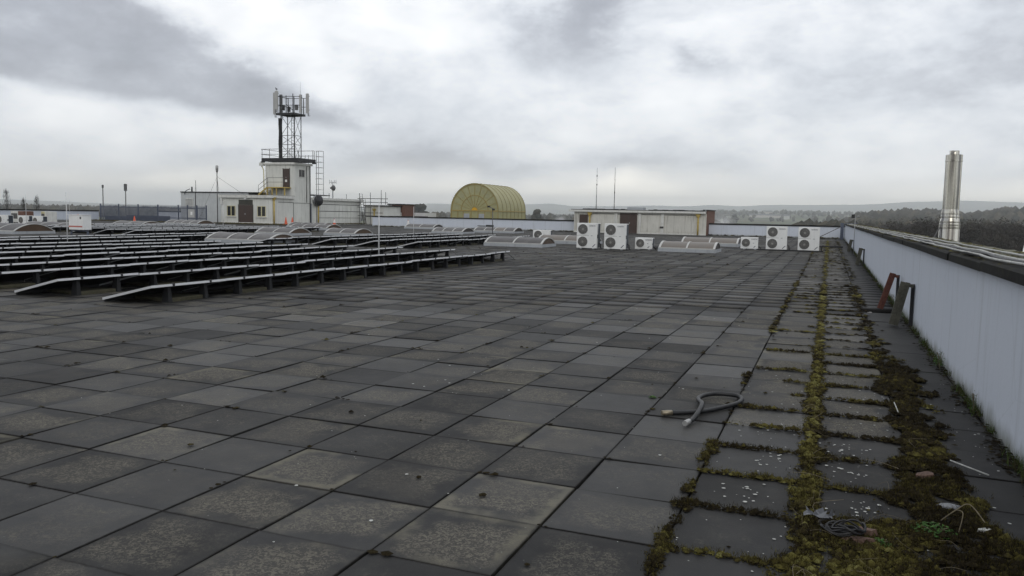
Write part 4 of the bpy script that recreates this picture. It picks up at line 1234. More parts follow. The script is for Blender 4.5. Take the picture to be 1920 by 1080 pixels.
# ladder with cage beside the tower
ld = TB(MB().tube([(-51.0, 71.7, .1), (-51.0, 71.7, 7.75)], .03, 6).tube([(-50.25, 71.9, 3.0), (-50.25, 71.9, 7.75)], .022, 6).tube([(-50.45, 71.3, 3.0), (-50.45, 71.3, 7.75)], .022, 6).tube([(-51.3, 71.5, 6.4), (-51.3, 71.5, 7.75)], .03, 6).tube([(-51.8, 71.4, 6.4), (-51.8, 71.4, 7.3)], .025, 6).tube([(-52.2, 71.4, 6.4), (-52.2, 71.4, 7.3)], .025, 6), 'ladder', 'dark_galv')
z = 3.1
while z < 7.8:
    MB().tube([(-51.02, 71.7, z), (-50.6, 71.95, z), (-50.25, 71.9, z), (-50.25, 71.4, z), (-50.45, 71.3, z), (-51.02, 71.55, z)], .016, 6).build('hoop', M['dark_galv'], ld); z += .58
# panelled wing, running back along +y
WX = X1 - .12
TB(MB().box(-60, WX, 71.305, 81.2, -.05, 2.6), 'wing_wall', 'render')
TB(MB().box(-60, WX + .28, 71.6, 81.5, 2.601, 2.86), 'fascia', 'trim')
for y0_, y1_, zs in ((73.1, 78.6, ((.12, .66), (.72, 1.38), (1.46, 2.12))), (79.1, 81.0, ((.12, .66), (.72, 1.38), (1.46, 2.12)))):
    for z0_, z1_ in zs:
        TB(MB().box(WX + .002, WX + .05, y0_, y1_, z0_, z1_), 'wall_panel', 'render')
TB(MB().box(WX + .002, WX + .02, 73.0, 81.1, 2.13, 2.19), 'shadow_groove', 'groove')
TB(MB().box(WX + .002, WX + .02, 73.0, 81.1, 1.39, 1.45), 'shadow_groove', 'groove')
TB(MB().box(WX + .002, WX + .02, 73.0, 81.1, .67, .71), 'shadow_groove', 'groove')
# lower block behind it, dark roof edge, yellow downpipe
TB(MB().box(-51.5, -48.9, 82.0, 86.0, -.05, 2.12), 'rear_wall', 'render')
TB(MB().box(-51.6, -48.7, 81.85, 86.1, 2.121, 2.24), 'roof_edge', 'bitumen')
TB(MB().box(-51.4, -49.0, 81.97, 81.998, 1.30, 1.36), 'shadow_groove', 'groove')
TB(MB().box(-51.4, -49.0, 81.97, 81.998, .86, 1.0), 'shadow_groove', 'groove')
downpipe(-50.1, 81.85, 1.55)
# back-left block with louvre
TB(MB().box(-67.2, -57.9, 69.2, 80, -.05, 3.2), 'back_wall', 'back_clad')
TB(MB().box(-67.25, -55.0, 69.12, 80, 3.201, 3.3), 'roof_edge', 'coping')
lv = TB(MB().box(-66.5, -65.45, 69.14, 69.198, 1.2, 2.55), 'louvre', 'trim')
for k in range(9):
    MB().box(-66.45, -65.5, 69.10, 69.139, 1.25 + k * .145, 1.30 + k * .145).build('blade', M['galv'], lv)
TB(MB().box(-65.15, -65.08, 69.15, 69.198, 0, 3.2), 'corner_strip', 'groove')
TB(MB().tube([(-65.9, 69.5, 3.3), (-65.9, 69.5, 3.85)], .09, 8), 'vent_pipe', 'dark_galv')
TB(MB().tube([(-65.45, 69.6, 3.3), (-65.45, 69.6, 4.6)], .03, 6), 'vent_pipe', 'dark_galv')
TB(MB().tube([(-66.6, 69.1, 3.0), (-66.3, 69.05, 3.4), (-66.0, 69.3, 3.6)], .04, 6), 'conduit', 'groove')

# brick box behind the long wall
bb = thing('brick_outbuilding', 'small red brick outbuilding with white window behind the scaffold', 'building', (-50.7, 84.6, 0))
MB().box(.0, .55, 1.5, 4, -1, 2.36).build('grey_pier', M['render'], bb)
MB().box(.552, 2.3, 1.5, 4, -1, 2.36).build('brick_wall', M['brick_far'], bb)
MB().box(-.1, 2.4, 1.4, 4.1, 2.361, 2.48).build('roof_edge', M['bitumen'], bb)
wv = MB().box(1.05, 1.9, 1.44, 1.498, .98, 1.42).build('window', M['trim'], bb)
MB().box(1.15, 1.8, 1.42, 1.439, 1.06, 1.36).build('pane', M['glass'], wv)
# white flat roof beyond the long wall
tag(MB().box(-53.2, -48.0, 91, 93.8, GROUND_Z, 1.42).build('flat_roof_building', M['shed_roof']), 'sliver of white flat roof behind the long wall, beside the brick box', 'building')

# scaffold
sc = thing('scaffold', 'tube scaffold standing around the low rear block', 'scaffold', (-51.3, 80.6, 0))
SCX = [(.0, 3.6), (.75, 2.9), (1.45, 3.7), (2.55, 4.0), (3.15, 3.75)]
for x, h in SCX:
    MB().tube([(x, 0.6 if x > 2 else 0, 0 if x < 2 else 2.3), (x, 0.6 if x > 2 else 0, h)], .035, 6).build('standard', M['dark_galv'], sc)
for zz in (2.55, 2.98):
    MB().tube([(-.25, -.05, zz), (3.5, .5, zz)], .045, 6).build('ledger', M['dark_galv'], sc)
for zz in (1.0, 1.95):
    MB().tube([(-1.0, -.05, zz), (1.6, -.05, zz)], .03, 6).build('ledger', M['dark_galv'], sc)
MB().tube([(-.8, -.06, 1.3), (.1, -.06, 2.4)], .03, 6).build('brace', M['dark_galv'], sc)
la = thing('ladder', 'ladder leaning on the corner of the panelled wing', 'ladder', (-50.3, 79.9, 0))
for dx_ in (0, .36):
    MB().tube([(dx_, 0, 0), (dx_ - 1.05, .7, 3.55)], .03, 6).build('stile', M['dark_galv'], la)
for k in range(11):
    f = (k + .7) / 12
    MB().tube([(-1.05 * f, .7 * f, 3.55 * f), (.36 - 1.05 * f, .7 * f, 3.55 * f)], .016, 5).build('rung', M['dark_galv'], la)

# black drum antenna between tower and wing
t = thing('drum_antenna', 'black drum antenna on the wall between tower and wing', 'antenna', (-51.1, 72.2, 2.55))
MB().lathe([(0, -.42), (.5, -.42), (.58, -.3), (.58, .1), (.5, .25), (.3, .36), (0, .40)], 22, axis='x').build('drum', M['black_metal'], t)
MB().lathe([(.592, -.25), (.592, -.12)], 22, axis='x').build('band', M['galv'], t)
MB().tube([(-.4, 0, 0), (-.6, 0, 0)], .06, 8).build('bracket', M['dark_galv'], t)

# ------------------------------------------------------------------ mast on the tower
ms = thing('antenna_mast', 'black lattice mobile phone mast with panel antennas on the tower', 'mast', (-52.9, 69.9, 6.36))
B = lambda mb, n_, m_: mb.build(n_, M[m_], ms)
legs = [(-.85, -.5), (.85, -.5), (.85, .6), (-.85, .6)]
pl = B(MB().box(-2.55, 2.1, -1.55, -1.35, .12, .46).box(-2.55, 2.1, 1.2, 1.4, .12, .46).box(-2.55, -2.35, -1.349, 1.199, .14, .45).box(1.9, 2.1, -1.349, 1.199, .14, .45).box(-1.2, -.7, -1.349, 1.199, .3, .385).box(.6, 1.1, -1.349, 1.199, .3, .385), 'base_frame', 'black_metal')
for x, y in ((-2.45, -1.45), (2.0, -1.45), (2.0, 1.3), (-2.45, 1.3)):
    MB().box(x - .2, x + .2, y - .12, y + .12, 0, .119).build('pad', M['black_metal'], pl)
rl = MB()
for zz in (.85, 1.38):
    rl.tube([(-2.6, -1.5, zz), (1.7, -1.5, zz)], .026, 5).tube([(-2.6, 1.3, zz), (2.0, 1.3, zz)], .026, 5).tube([(-2.6, -1.5, zz), (-2.6, 1.3, zz)], .026, 5)
rg = B(rl, 'guard_rail', 'dark_galv')
for x in (-2.5, -1.55, .05, 1.0, 1.65):
    MB().tube([(x, -1.5, .4), (x, -1.5, 1.38)], .03, 5).build('post', M['dark_galv'], rg)
for x in (-2.5, 0, 2.0):
    MB().tube([(x, 1.3, .4), (x, 1.3, 1.38)], .03, 5).build('post', M['dark_galv'], rg)
for (x, y) in legs:
    B(MB().tube([(x, y, .3), (x, y, 5.0)], .045, 6), 'leg', 'black_metal')
zz = [.4, 1.75, 2.85, 3.75, 4.9]
lv_ = [(.4, 1.9), (1.9, 2.85), (2.85, 4.9)]
for i in (0, 1):
    (xa, ya), (xb, yb) = legs[i], legs[(i + 1) % 4]
    for z0_, z1_ in lv_:
        B(MB().tube([(xa, ya, z0_), (xb, yb, z1_)], .022, 5), 'brace', 'black_metal')
        B(MB().tube([(xb, yb, z0_), (xa, ya, z1_)], .022, 5), 'brace', 'black_metal')
        B(MB().tube([(xa, ya, z1_), (xb, yb, z1_)], .028, 5), 'strut', 'black_metal')
mb = MB()
for k in range(9):
    ox, oy = -1.0 + (k % 3) * .10, -.62 + (k // 3) * .09
    mb.tube([(ox + .03 * math.sin(j * 1.7 + k), oy, .3 + j * .62) for j in range(8)], .06, 5)
B(mb, 'cable_bundle', 'cable_black')
for x in (-.12, .18):
    B(MB().tube([(x, .3, .4), (x, .3, 5.0)], .025, 5), 'ladder_stile', 'dark_galv')
for k in range(15):
    B(MB().tube([(-.12, .3, .6 + k * .3), (.18, .3, .6 + k * .3)], .015, 4), 'ladder_rung', 'dark_galv')
B(MB().box(-1.15, 1.15, -.9, -.72, 4.92, 5.14).box(-1.15, 1.15, .8, .98, 4.92, 5.14).box(-1.15, -.97, -.719, .799, 4.94, 5.12).box(.97, 1.15, -.719, .799, 4.94, 5.12), 'head_frame', 'black_metal')
B(MB().box(-.96, .96, -.715, .795, 5.0, 5.03), 'head_floor', 'black_metal')
for x, y, h in ((-.75, -.8, 7.0), (-.2, .85, 7.0), (.05, -.8, 6.9), (.9, -.8, 7.05), (1.0, .85, 6.8), (-.95, .85, 6.9)):
    B(MB().tube([(x, y, 5.1), (x, y, h)], .045, 6), 'head_post', 'black_metal')
for zz in (5.95, 6.85):
    B(MB().tube([(-1.0, -.8, zz), (1.75, -.8, zz - .1)], .032, 5), 'head_rail', 'black_metal')
    B(MB().tube([(-1.0, .85, zz + .02), (1.6, .85, zz - .08)], .03, 5), 'head_rail', 'black_metal')
    B(MB().tube([(-1.0, -.8, zz), (-1.0, .85, zz)], .04, 5), 'head_rail', 'black_metal')
for x, y in ((-.35, -.75), (1.2, -.6), (-.6, .5)):
    B(MB().cbox(x - .14, x + .14, y - .1, y + .1, 5.4, 5.95, .02), 'radio_unit', 'black_metal' if x < 1 else 'dark_galv')
B(MB().tube([(.05, -.78, 6.0), (.85, -.78, 5.4)], .04, 5), 'brace', 'black_metal')
def panel_ant(x, y, z0, z1, wd, dp, m_='antenna'):
    a = B(MB().cbox(x - wd / 2, x + wd / 2, y - dp / 2, y + dp / 2, z0, z1, .03), 'panel_antenna', m_)
    MB().tube([(x + .05, y + dp / 2 + .08, z0 - .25), (x + .05, y + dp / 2 + .08, z1)], .035, 6).build('mount_pole', M['black_metal'], a)
    for zz in (z0 + .3, z1 - .3):
        MB().box(x - .03, x + .12, y + dp / 2, y + dp / 2 + .12, zz, zz + .07).build('clamp', M['black_metal'], a)
    MB().tube([(x, y, z0), (x + .05, y, z0 - .3), (x + .35, y, z0 - .28)], .02, 5).build('jumper', M['cable_black'], a)
panel_ant(-1.12, -.85, 5.5, 7.4, .34, .14)
panel_ant(-1.62, -.55, 5.05, 7.3, .22, .16)
panel_ant(-1.45, .3, 5.1, 7.2, .26, .14, 'dark_galv')
panel_ant(1.75, -.72, 5.1, 6.95, .20, .14)
panel_ant(2.25, -.2, 5.1, 7.1, .30, .14)
B(MB().tube([(1.68, -.6, 6.9), (1.68, -.6, 8.25)], [.02, .008], 5), 'whip_aerial', 'galv')
# gull on the tallest panel
g = thing('gull', 'gull perched on top of the left panel antenna', 'bird', (-54.02, 69.05, 13.765))
def gull_body():
    bm = bmesh.new()
    prof = [(-.32, .17, .004), (-.22, .18, .03), (-.1, .17, .075), (.02, .18, .085), (.1, .22, .06), (.15, .29, .042), (.19, .32, .045), (.23, .32, .03), (.30, .305, .005)]
    rings = []
    for x, z, r_ in prof:
        rings.append([bm.verts.new((x, r_ * math.cos(a * math.pi / 4), z + r_ * math.sin(a * math.pi / 4))) for a in range(8)])
    for i in range(len(rings) - 1):
        for k in range(8):
            bm.faces.new((rings[i][k], rings[i][(k + 1) % 8], rings[i + 1][(k + 1) % 8], rings[i + 1][k]))
    me = bpy.data.meshes.new('body'); bm.to_mesh(me); bm.free(); me.materials.append(M['gull_grey'])
    return me
link('body', gull_body(), g)
MB().tube([(0, .03, .13), (0, .03, 0)], .008, 4).build('leg', M['amber'], g)
MB().tube([(0, -.03, .13), (0, -.03, 0)], .008, 4).build('leg', M['amber'], g)
g.rotation_euler = (0, 0, R(150))

# guyed aerial in front of fence, dish mast on wing
t = thing('guyed_aerial', 'slim guyed aerial mast standing left of the brown double door', 'aerial', (-55.9, 62.3, 0))
MB().tube([(0, 0, 0), (0, 0, 5.3)], .045, 6).build('pole', M['dark_galv'], t)
MB().lathe([(0, 5.2), (.13, 5.2), (.13, 5.62), (.08, 5.7), (.0, 5.7)], 10).build('radome', M['antenna'], t)
MB().lathe([(0, 5.02), (.09, 5.02), (.09, 5.18), (0, 5.18)], 10).build('collar', M['black_metal'], t)
for ex, ey in ((-2.6, .2), (1.9, 3.0), (-4.6, 5.5)):
    MB().tube([(0, 0, 4.6), (ex, ey, .2 if ex < -2 and ey < 1 else 2.3)], .014, 4).build('guy_wire', M['dark_galv'], t)
t = thing('dish_mast', 'short mast with a dish and small aerials on the panelled wing', 'aerial', (-51.6, 75.6, 2.86))
MB().tube([(0, 0, 0), (0, 0, 1.85)], .05, 6).build('pole', M['galv'], t)
MB().lathe([(0, .16), (.2, .14), (.30, .05), (.32, 0), (.30, -.12), (.12, -.2), (0, -.2)], 16, (.1, 0, 1.15), 'x').build('dish', M['dark_galv'], t)
MB().box(-.3, -.1, -.1, .1, 1.05, 1.25).build('feed', M['dark_galv'], t)
MB().tube([(-.45, 0, 1.75), (.45, 0, 1.75)], .02, 5).build('crossbar', M['dark_galv'], t)
for x in (-.42, -.2, .2, .42):
    MB().tube([(x, 0, 1.55), (x, 0, 2.05)], .018, 5).build('element', M['dark_galv'], t)
for i, (x, y) in enumerate(((-52.3, 75.9), (-52.6, 79.8))):
    tag(MB().tube([(x, y, 2.86), (x, y, 3.45)], .03, 5).build('air_terminal', M['dark_galv']), ['stub rod on the wing roof beside the dish mast', 'stub rod on the wing roof near the leaning ladder'][i], 'pole')

# ------------------------------------------------------------------ palisade fence
fx0, fx1, FY = -72.35, -57.95, 63.0
fn = thing('palisade_fence', 'blue grey steel palisade fence left of the tower building', 'fence', (fx0, FY, 0))
L = fx1 - fx0
posts = [0, 2.6, 5.3, 8.0, 10.7, 11.9, 13.1, L - .1]
for x in posts:
    MB().box(x, x + .10, 0, .10, 0, 1.78).build('post', M['fence'], fn)
for zz in (.42, 1.42):
    MB().box(.1, L - .1, .03, .08, zz, zz + .07).build('rail', M['fence'], fn)
PALE = MB().add([(-.042, -.03, .05), (-.012, -.045, .05), (.012, -.045, .05), (.042, -.03, .05), (-.042, -.03, 1.6), (-.012, -.045, 1.62), (.012, -.045, 1.62), (.042, -.03, 1.6), (0, -.04, 1.72)],
                [(0, 1, 5, 4), (1, 2, 6, 5), (2, 3, 7, 6), (4, 5, 8), (5, 6, 8), (6, 7, 8)]).mesh('pale', M['fence'])
x = .18
while x < L - .12:
    if not (11.9 < x < 13.1 and False): link('pale', PALE, fn, (x, 0.0, 0))
    x += .145
MB().box(3.6, 9.6, .12, .16, .05, .62).build('sheet_panel', M['fence_panel'], fn)
MB().box(.6, 3.55, .12, .16, .05, .5).build('sheet_panel', M['fence_panel'], fn)
MB().box(12.1, 12.95, -.06, -.05, .55, 1.35).build('notice_board', M['antenna'], fn)
MB().box(12.42, 12.68, -.068, -.061, .8, 1.12).build('notice', M['white_metal'], fn)

# ================================================================== THE HUT
HX0, HX1, HY = -21.5, -9.75, 69.3
ht = thing('hut', 'long low cream hut with brown door set into the back wall', 'hut', (HX0, HY, 0))
H = lambda mb, n_, m_: mb.build(n_, M[m_], ht, (-HX0, -HY, 0))
H(MB().box(HX0, HX1, HY, HY + 5, -.05, 1.84), 'wall', 'render_hut')
H(MB().box(HX0 - .45, HX1 - .05, HY - .28, HY + 5, 1.841, 2.02), 'fascia', 'trim')
H(MB().box(HX0 - .3, HX1 - .2, HY - .1, HY + 4.9, 2.021, 2.07), 'flat_roof', 'bitumen')
mb = MB()
q = random.Random(5)
x = HX0 + .8
while x < HX1 - .3:
    wd = q.uniform(.25, .5)
    if not (-16.7 < x < -15.0):
        H(MB().cbox(x, x + wd - .02, HY - .05, HY + .25, 2.071, 2.095 + q.uniform(.01, .05), .01), 'roof_ballast', 'bitumen')
    x += wd
H(MB().cbox(-16.6, -15.2, HY - .15, HY + 1.0, 2.071, 2.31, .02), 'roof_vent', 'kerb')
# brick end pier
H(MB().box(HX1 + .003, HX1 + .055, HY + .05, HY + 4.8, 0, 2.12), 'brick_end', 'brick_far')
H(MB().box(HX1 - .30, HX1 + .12, HY - .02, HY + 4.9, 2.121, 2.19), 'brick_coping', 'bitumen')
def hpanel(x0, x1, z0=.2, z1=1.62):
    H(MB().box(x0, x1, HY - .045, HY - .002, z0, z1), 'wall_panel', 'render_hut')
for a, b in ((-19.75, -18.0), (-15.3, -13.78), (-13.25, -10.65)):
    hpanel(a, b)
for x in (-17.75, -15.62, -13.62):
    H(MB().box(x, x + .26, HY - .09, HY - .002, .1, 1.80), 'pilaster', 'trim')
H(MB().box(HX0, -17.4, HY - .07, HY - .002, 0, .098).box(-15.6, HX1, HY - .07, HY - .002, 0, .098), 'plinth', 'trim')
H(MB().box(-19.8, -10.6, HY - .02, HY - .0015, 1.66, 1.70), 'shadow_groove', 'groove')
d = H(MB().box(-17.25, -15.72, HY - .03, HY - .002, .02, 1.78), 'door', 'brown_door')
MB().box(-16.53, -16.50, HY - .036, HY - .0305, .02, 1.78).build('leaf_gap', M['groove'], d, (0, 0, 0))
MB().box(-16.42, -16.36, HY - .06, HY - .0305, .85, .97).build('handle', M['galv'], d)
d.location = (-HX0, -HY, 0)
wn = H(MB().box(-21.0, -20.2, HY - .03, HY - .002, .82, 1.6), 'window', 'brown_door')
MB().box(-21.05, -20.15, HY - .06, HY - .002, .74, .815).build('sill', M['trim'], wn)
for x in (-20.0, -10.42):
    dp_ = H(MB().tube([(x, HY - .14, .02), (x, HY - .14, 1.5)], .07, 8), 'downpipe', 'yellow')
    MB().add([(x - .2, HY - .28, 1.78), (x + .2, HY - .28, 1.78), (x + .2, HY - .03, 1.78), (x - .2, HY - .03, 1.78), (x - .09, HY - .22, 1.5), (x + .09, HY - .22, 1.5), (x + .09, HY - .06, 1.5), (x - .09, HY - .06, 1.5)],
             [(0, 1, 2, 3), (7, 6, 5, 4), (0, 4, 5, 1), (1, 5, 6, 2), (2, 6, 7, 3), (3, 7, 4, 0)]).build('hopper', M['yellow'], dp_)
    for zz in (.45, 1.1): MB().lathe([(.09, -.03), (.09, .03)], 8, (x, HY - .14, zz)).build('bracket', M['yellow'], dp_)
H(MB().box(-13.68, -13.36, HY - .12, HY - .0905, .52, .68), 'air_brick', 'groove')
for x, h, lab, kn in ((-19.5, 3.7, 'thin whip aerial with clamps on the hut roof, the left one', True), (-17.85, 3.72, 'plain thin whip aerial on the hut roof, the right one', False)):
    t = thing('whip_aerial', lab, 'aerial', (x, HY + .1, 2.07), 'whip aerials on the hut')
    MB().tube([(0, 0, 0), (0, 0, h * .45), (0, 0, h)], [.035, .028, .016], 6).build('rod', M['galv'] if kn else M['dark_galv'], t)
    if kn:
        for zz in (h * .58, h * .79): MB().box(-.05, .07, -.05, .05, zz, zz + .10).build('clamp', M['galv'], t)
    else:
        MB().tube([(0, 0, h * .38), (0, 0, h * .43)], .045, 6).build('collar', M['dark_galv'], t)
# small dark bracket on the long white wall
t = thing('wall_sign', 'small dark plate low on the long white wall', 'sign', (-31.6, 70.49, .28))
MB().box(0, .85, -.03, -.005, .0, .07).build('pipe_clip', M['dark_galv'], t)
MB().box(.9, 1.7, -.05, -.005, -.03, .14).build('plate', M['black_metal'], t)

# ================================================================== YELLOW VAULT
VX, VY, VR, VS, VL = -43.03, 95.0, 3.42, 1.83, 9.6
yv = thing('vaulted_rooflight', 'large yellow barrel vaulted atrium roof behind the long wall', 'rooflight', (VX, VY, 0))
ky = 1.04
def vp(a, r_=VR): return (r_ * math.cos(a), VS + r_ * ky * math.sin(a))
nb = 7
for b_ in range(nb):
    y0_, y1_ = b_ * VL / nb, (b_ + 1) * VL / nb
    mb = MB(); vs = []
    prof = [(VR, GROUND_Z + 6), (VR, VS)] + [vp(math.pi * k / 24) for k in range(1, 24)] + [(-VR, VS), (-VR, GROUND_Z + 6)]
    for yy in (y0_ + .01, y1_ - .01):
        vs += [(x, yy, z) for x, z in prof]
    n_ = len(prof)
    mb.add(vs, [(i, n_ + i, n_ + i + 1, i + 1) for i in range(n_ - 1)], smooth=True)
    mb.build('roof_sheet', M['vault'], yv)
for b_ in range(nb + 1):
    yy = b_ * VL / nb
    w0 = .09 if b_ in (0, nb) else .032
    mb = MB(); vs = []
    prof = [(1, GROUND_Z + 6)] + [(None, math.pi * k / 24) for k in range(25)] + [(-1, GROUND_Z + 6)]
    for dy_ in (-w0, w0):
        for off in (.035, -.05):
            for sx, a in prof:
                vs.append(((VR + off) * sx, yy + dy_, a) if sx is not None else (vp(a, VR + off)[0], yy + dy_, vp(a, VR + off)[1]))
    n_ = len(prof)
    fs = []
    for i in range(n_ - 1):
        fs += [(i, i + 1, 2 * n_ + i + 1, 2 * n_ + i), (n_ + i, 3 * n_ + i, 3 * n_ + i + 1, n_ + i + 1), (i, n_ + i, n_ + i + 1, i + 1), (2 * n_ + i, 2 * n_ + i + 1, 3 * n_ + i + 1, 3 * n_ + i)]
    mb.add(vs, fs)
    mb.build('rib', M['vault'] if b_ == 0 else M['rib_dark'], yv)
for s in (-1, 1):
    MB().box(s * VR - .08, s * VR + .08, .02, VL, VS - .06, VS + .06).build('rail', M['amber'], yv)
# fan-light front
ns = 10
RI, RO = VR * .56, VR - .12
for i in range(ns):
    a0, a1 = math.pi * i / ns, math.pi * (i + 1) / ns
    for ring, (r0, r1) in enumerate(((VR * .12, RI), (RI, RO))):
        k = 5
        pts = [vp(a0 + (a1 - a0) * j / k, r1) for j in range(k + 1)] + [vp(a1 - (a1 - a0) * j / k, r0) for j in range(k + 1)]
        MB().prism_y(pts, -.02, .02).build('pane', M['vault_pane'] if ring == 0 else M['vault_pane'], yv)
        if ring == 1:
            am = (a0 + a1) / 2; c = vp(am, (r0 + r1) / 2); hs = .30
            if i not in (0,):
                MB().box(c[0] - hs, c[0] + hs, -.028, -.021, c[1] - hs * .95, c[1] + hs * .95).build('vent_light', M['vault_pane_grey'], yv)
for i in range(ns + 1):
    a = math.pi * i / ns
    p0, p1 = vp(a, VR * .1), vp(a, RO)
    MB().beam((p0[0], -.03, p0[1]), (p1[0], -.03, p1[1]), .042, .07, (0, 1, 0)).build('glazing_bar', M['amber'], yv)
mb = MB().tube([(vp(math.pi * k / 20, RI)[0], -.03, vp(math.pi * k / 20, RI)[1]) for k in range(21)], .05, 5)
mb.build('arc_bar', M['amber'], yv)
mb = MB().tube([(vp(math.pi * k / 24, RO)[0], -.03, vp(math.pi * k / 24, RO)[1]) for k in range(25)], .06, 5)
mb.build('arc_bar', M['amber'], yv)
MB().prism_y([vp(math.pi * k / 12, VR * .125) for k in range(13)], -.07, -.03).build('sunburst', M['sunburst'], yv)
MB().box(-VR, VR, -.09, .0, VS - .08, VS + .08).build('transom_bar', M['amber'], yv)
xs = [-VR + .1, -2.4, -1.6, -.5, .5, 1.45, 2.35, VR - .1]
for a, b in zip(xs[:-1], xs[1:]):
    MB().box(a + .05, b - .05, -.02, .02, GROUND_Z + 6, VS - .085).build('lower_pane', M['vault_pane'], yv)
for x in xs:
    MB().box(x - .045, x + .045, -.06, .03, GROUND_Z + 6, VS - .081).build('glazing_bar', M['amber'], yv)
for x in (-1.2, 1.05):
    MB().box(x - .45, x + .45, -.03, -.021, .9, 1.45).build('vent_light', M['kerb'], yv)
MB().prism_y([vp(math.pi * k / 24, VR - .2) for k in range(25)], VL - .3, VL - .26).build('rear_glazing', M['vault_pane'], yv)

# ================================================================== FLUE
fl = thing('flue', 'stainless steel chimney flue rising beyond the right parapet', 'chimney', (2.47, 20.0, GROUND_Z))
Z = lambda z_: z_ - GROUND_Z
MB().lathe([(.208, 0), (.208, Z(1.36)), (.205, Z(1.37))], 28).build('lower_pipe', M['flue'], fl)
MB().lathe([(.2075, Z(1.37)), (.2075, Z(1.42)), (.190, Z(1.58)), (.178, Z(1.60)), (.178, Z(1.72)), (.166, Z(1.80))], 64).build('joint_band', M['flue'], fl)
for z_, r_ in ((1.40, .214), (1.455, .213), (1.52, .208), (1.63, .186), (1.70, .184)):
    MB().lathe([(r_ - .016, z_ - GROUND_Z - .018), (r_, z_ - GROUND_Z - .012), (r_, z_ - GROUND_Z + .012), (r_ - .016, z_ - GROUND_Z + .018)], 64, smooth=False).build('clamp_band', M['flue'], fl)
MB().lathe([(.165, Z(1.80)), (.165, Z(2.86))], 40).build('upper_pipe', M['flue'], fl)
MB().lathe([(.166, Z(2.84)), (.174, Z(2.846)), (.174, Z(2.866)), (.168, Z(2.872)), (.168, Z(2.99)), (.10, Z(3.0))], 64, smooth=False).build('cap_ring', M['flue'], fl)
MB().lathe([(.098, Z(2.995)), (.098, Z(3.08)), (.088, Z(3.08)), (.088, Z(2.9))], 24).build('inner_liner', M['flue'], fl)
MB().beam((.03, -.16, Z(1.8)), (.03, -.168, Z(2.85)), .012, .012, (1, 0, 0)).build('seam', M['flue'], fl)
MB().beam((-.11, -.135, Z(1.8)), (-.11, -.135, Z(2.85)), .03, .016, (0, 1, 0)).build('seam', M['flue'], fl)
MB().beam((-.2, -.1, Z(1.4)), (-.34, -.15, Z(1.1)), .02, .02).build('stay', M['dark_galv'], fl)

# ================================================================== NEAR THINGS ON THE PAVING
# leaning timber props along the right wall
def prop(x0, y0, x1, z1, wd, label, m_, post=True):
    t = thing('timber_prop', label, 'timber prop', (x0, y0, 0), 'timber props leaning by the right wall')
    dx_ = x1 - x0
    mb = MB()
    # beam: two planks of the slanting board
    mb.beam((0, -.3 * 0, .02), (dx_, -.02, z1), wd, .045, (0, 1, 0))
    o = mb.build('board', M[m_], t)
    MB().beam((-.0, -.028, .03), (dx_, -.048, z1 - .005), wd * .45, .012, (0, 1, 0)).build('batten', M[m_], t)
    if post: MB().beam((dx_ + .05, .07, 0), (dx_ + .03, .05, z1 - .02), .05, .03, (0, 1, 0)).build('post', M['timber_dark'], t)
    MB().beam((dx_ - .01, .0, z1 - .03), (dx_ + .05, .05, z1 - .035), .05, .03).build('crosspiece', M[m_], t)
def prop2(y0, x0, x1, z1, depth, label, m_):
    """board seen nearly end-on: leans from x0 at the floor to x1 at height z1 against a post by the wall"""
    t = thing('timber_prop', label, 'timber prop', (x0, y0, 0), 'timber props leaning by the right wall')
    dx_ = x1 - x0
    lean = math.atan2(dx_, z1)
    c, s = math.cos(lean), math.sin(lean)
    L = z1 / c
    def seg(a0, a1, n0, n1, y0_, y1_):
        # a along board, n normal (towards -x/up)
        vs = []
        for yy in (y0_, y1_):
            for a, n_ in ((a0, n0), (a1, n0), (a1, n1), (a0, n1)):
                vs.append((a * s - n_ * c, yy, a * c + n_ * s))
        return MB().add(vs, [(0, 1, 2, 3), (7, 6, 5, 4), (0, 4, 5, 1), (1, 5, 6, 2), (2, 6, 7, 3), (3, 7, 4, 0)])
    seg(0.0, L, 0, depth * .48, 0, .05).build('board', M[m_], t)
    seg(0.0, L - .004, depth * .50, depth, .004, .056).build('board', M[m_], t)
    seg(0.05, L - .03, depth * .42, depth * .56, -.012, -.001).build('batten', M[m_], t)
    MB().box(dx_ + .02, dx_ + .065, .07, .12, 0, z1 - .02).build('post', M['timber_dark'], t)
    seg(L - .06, L - .015, -.055, -.001, .01, .11).build('crosspiece', M[m_], t)
prop2(12.75, 1.0, 1.13, .63, .125, 'grey weathered timber prop, the nearest leaning by the right wall', 'timber')
prop2(15.0, .93, 1.10, .62, .095, 'red painted timber prop leaning by the right wall', 'timber_red')
prop2(29.5, 1.0, 1.10, .58, .12, 'grey timber prop farther along the wall, second from the far corner', 'timber')
prop2(42.0, 1.0, 1.10, .58, .14, 'farthest grey timber prop beside the far corner', 'timber')

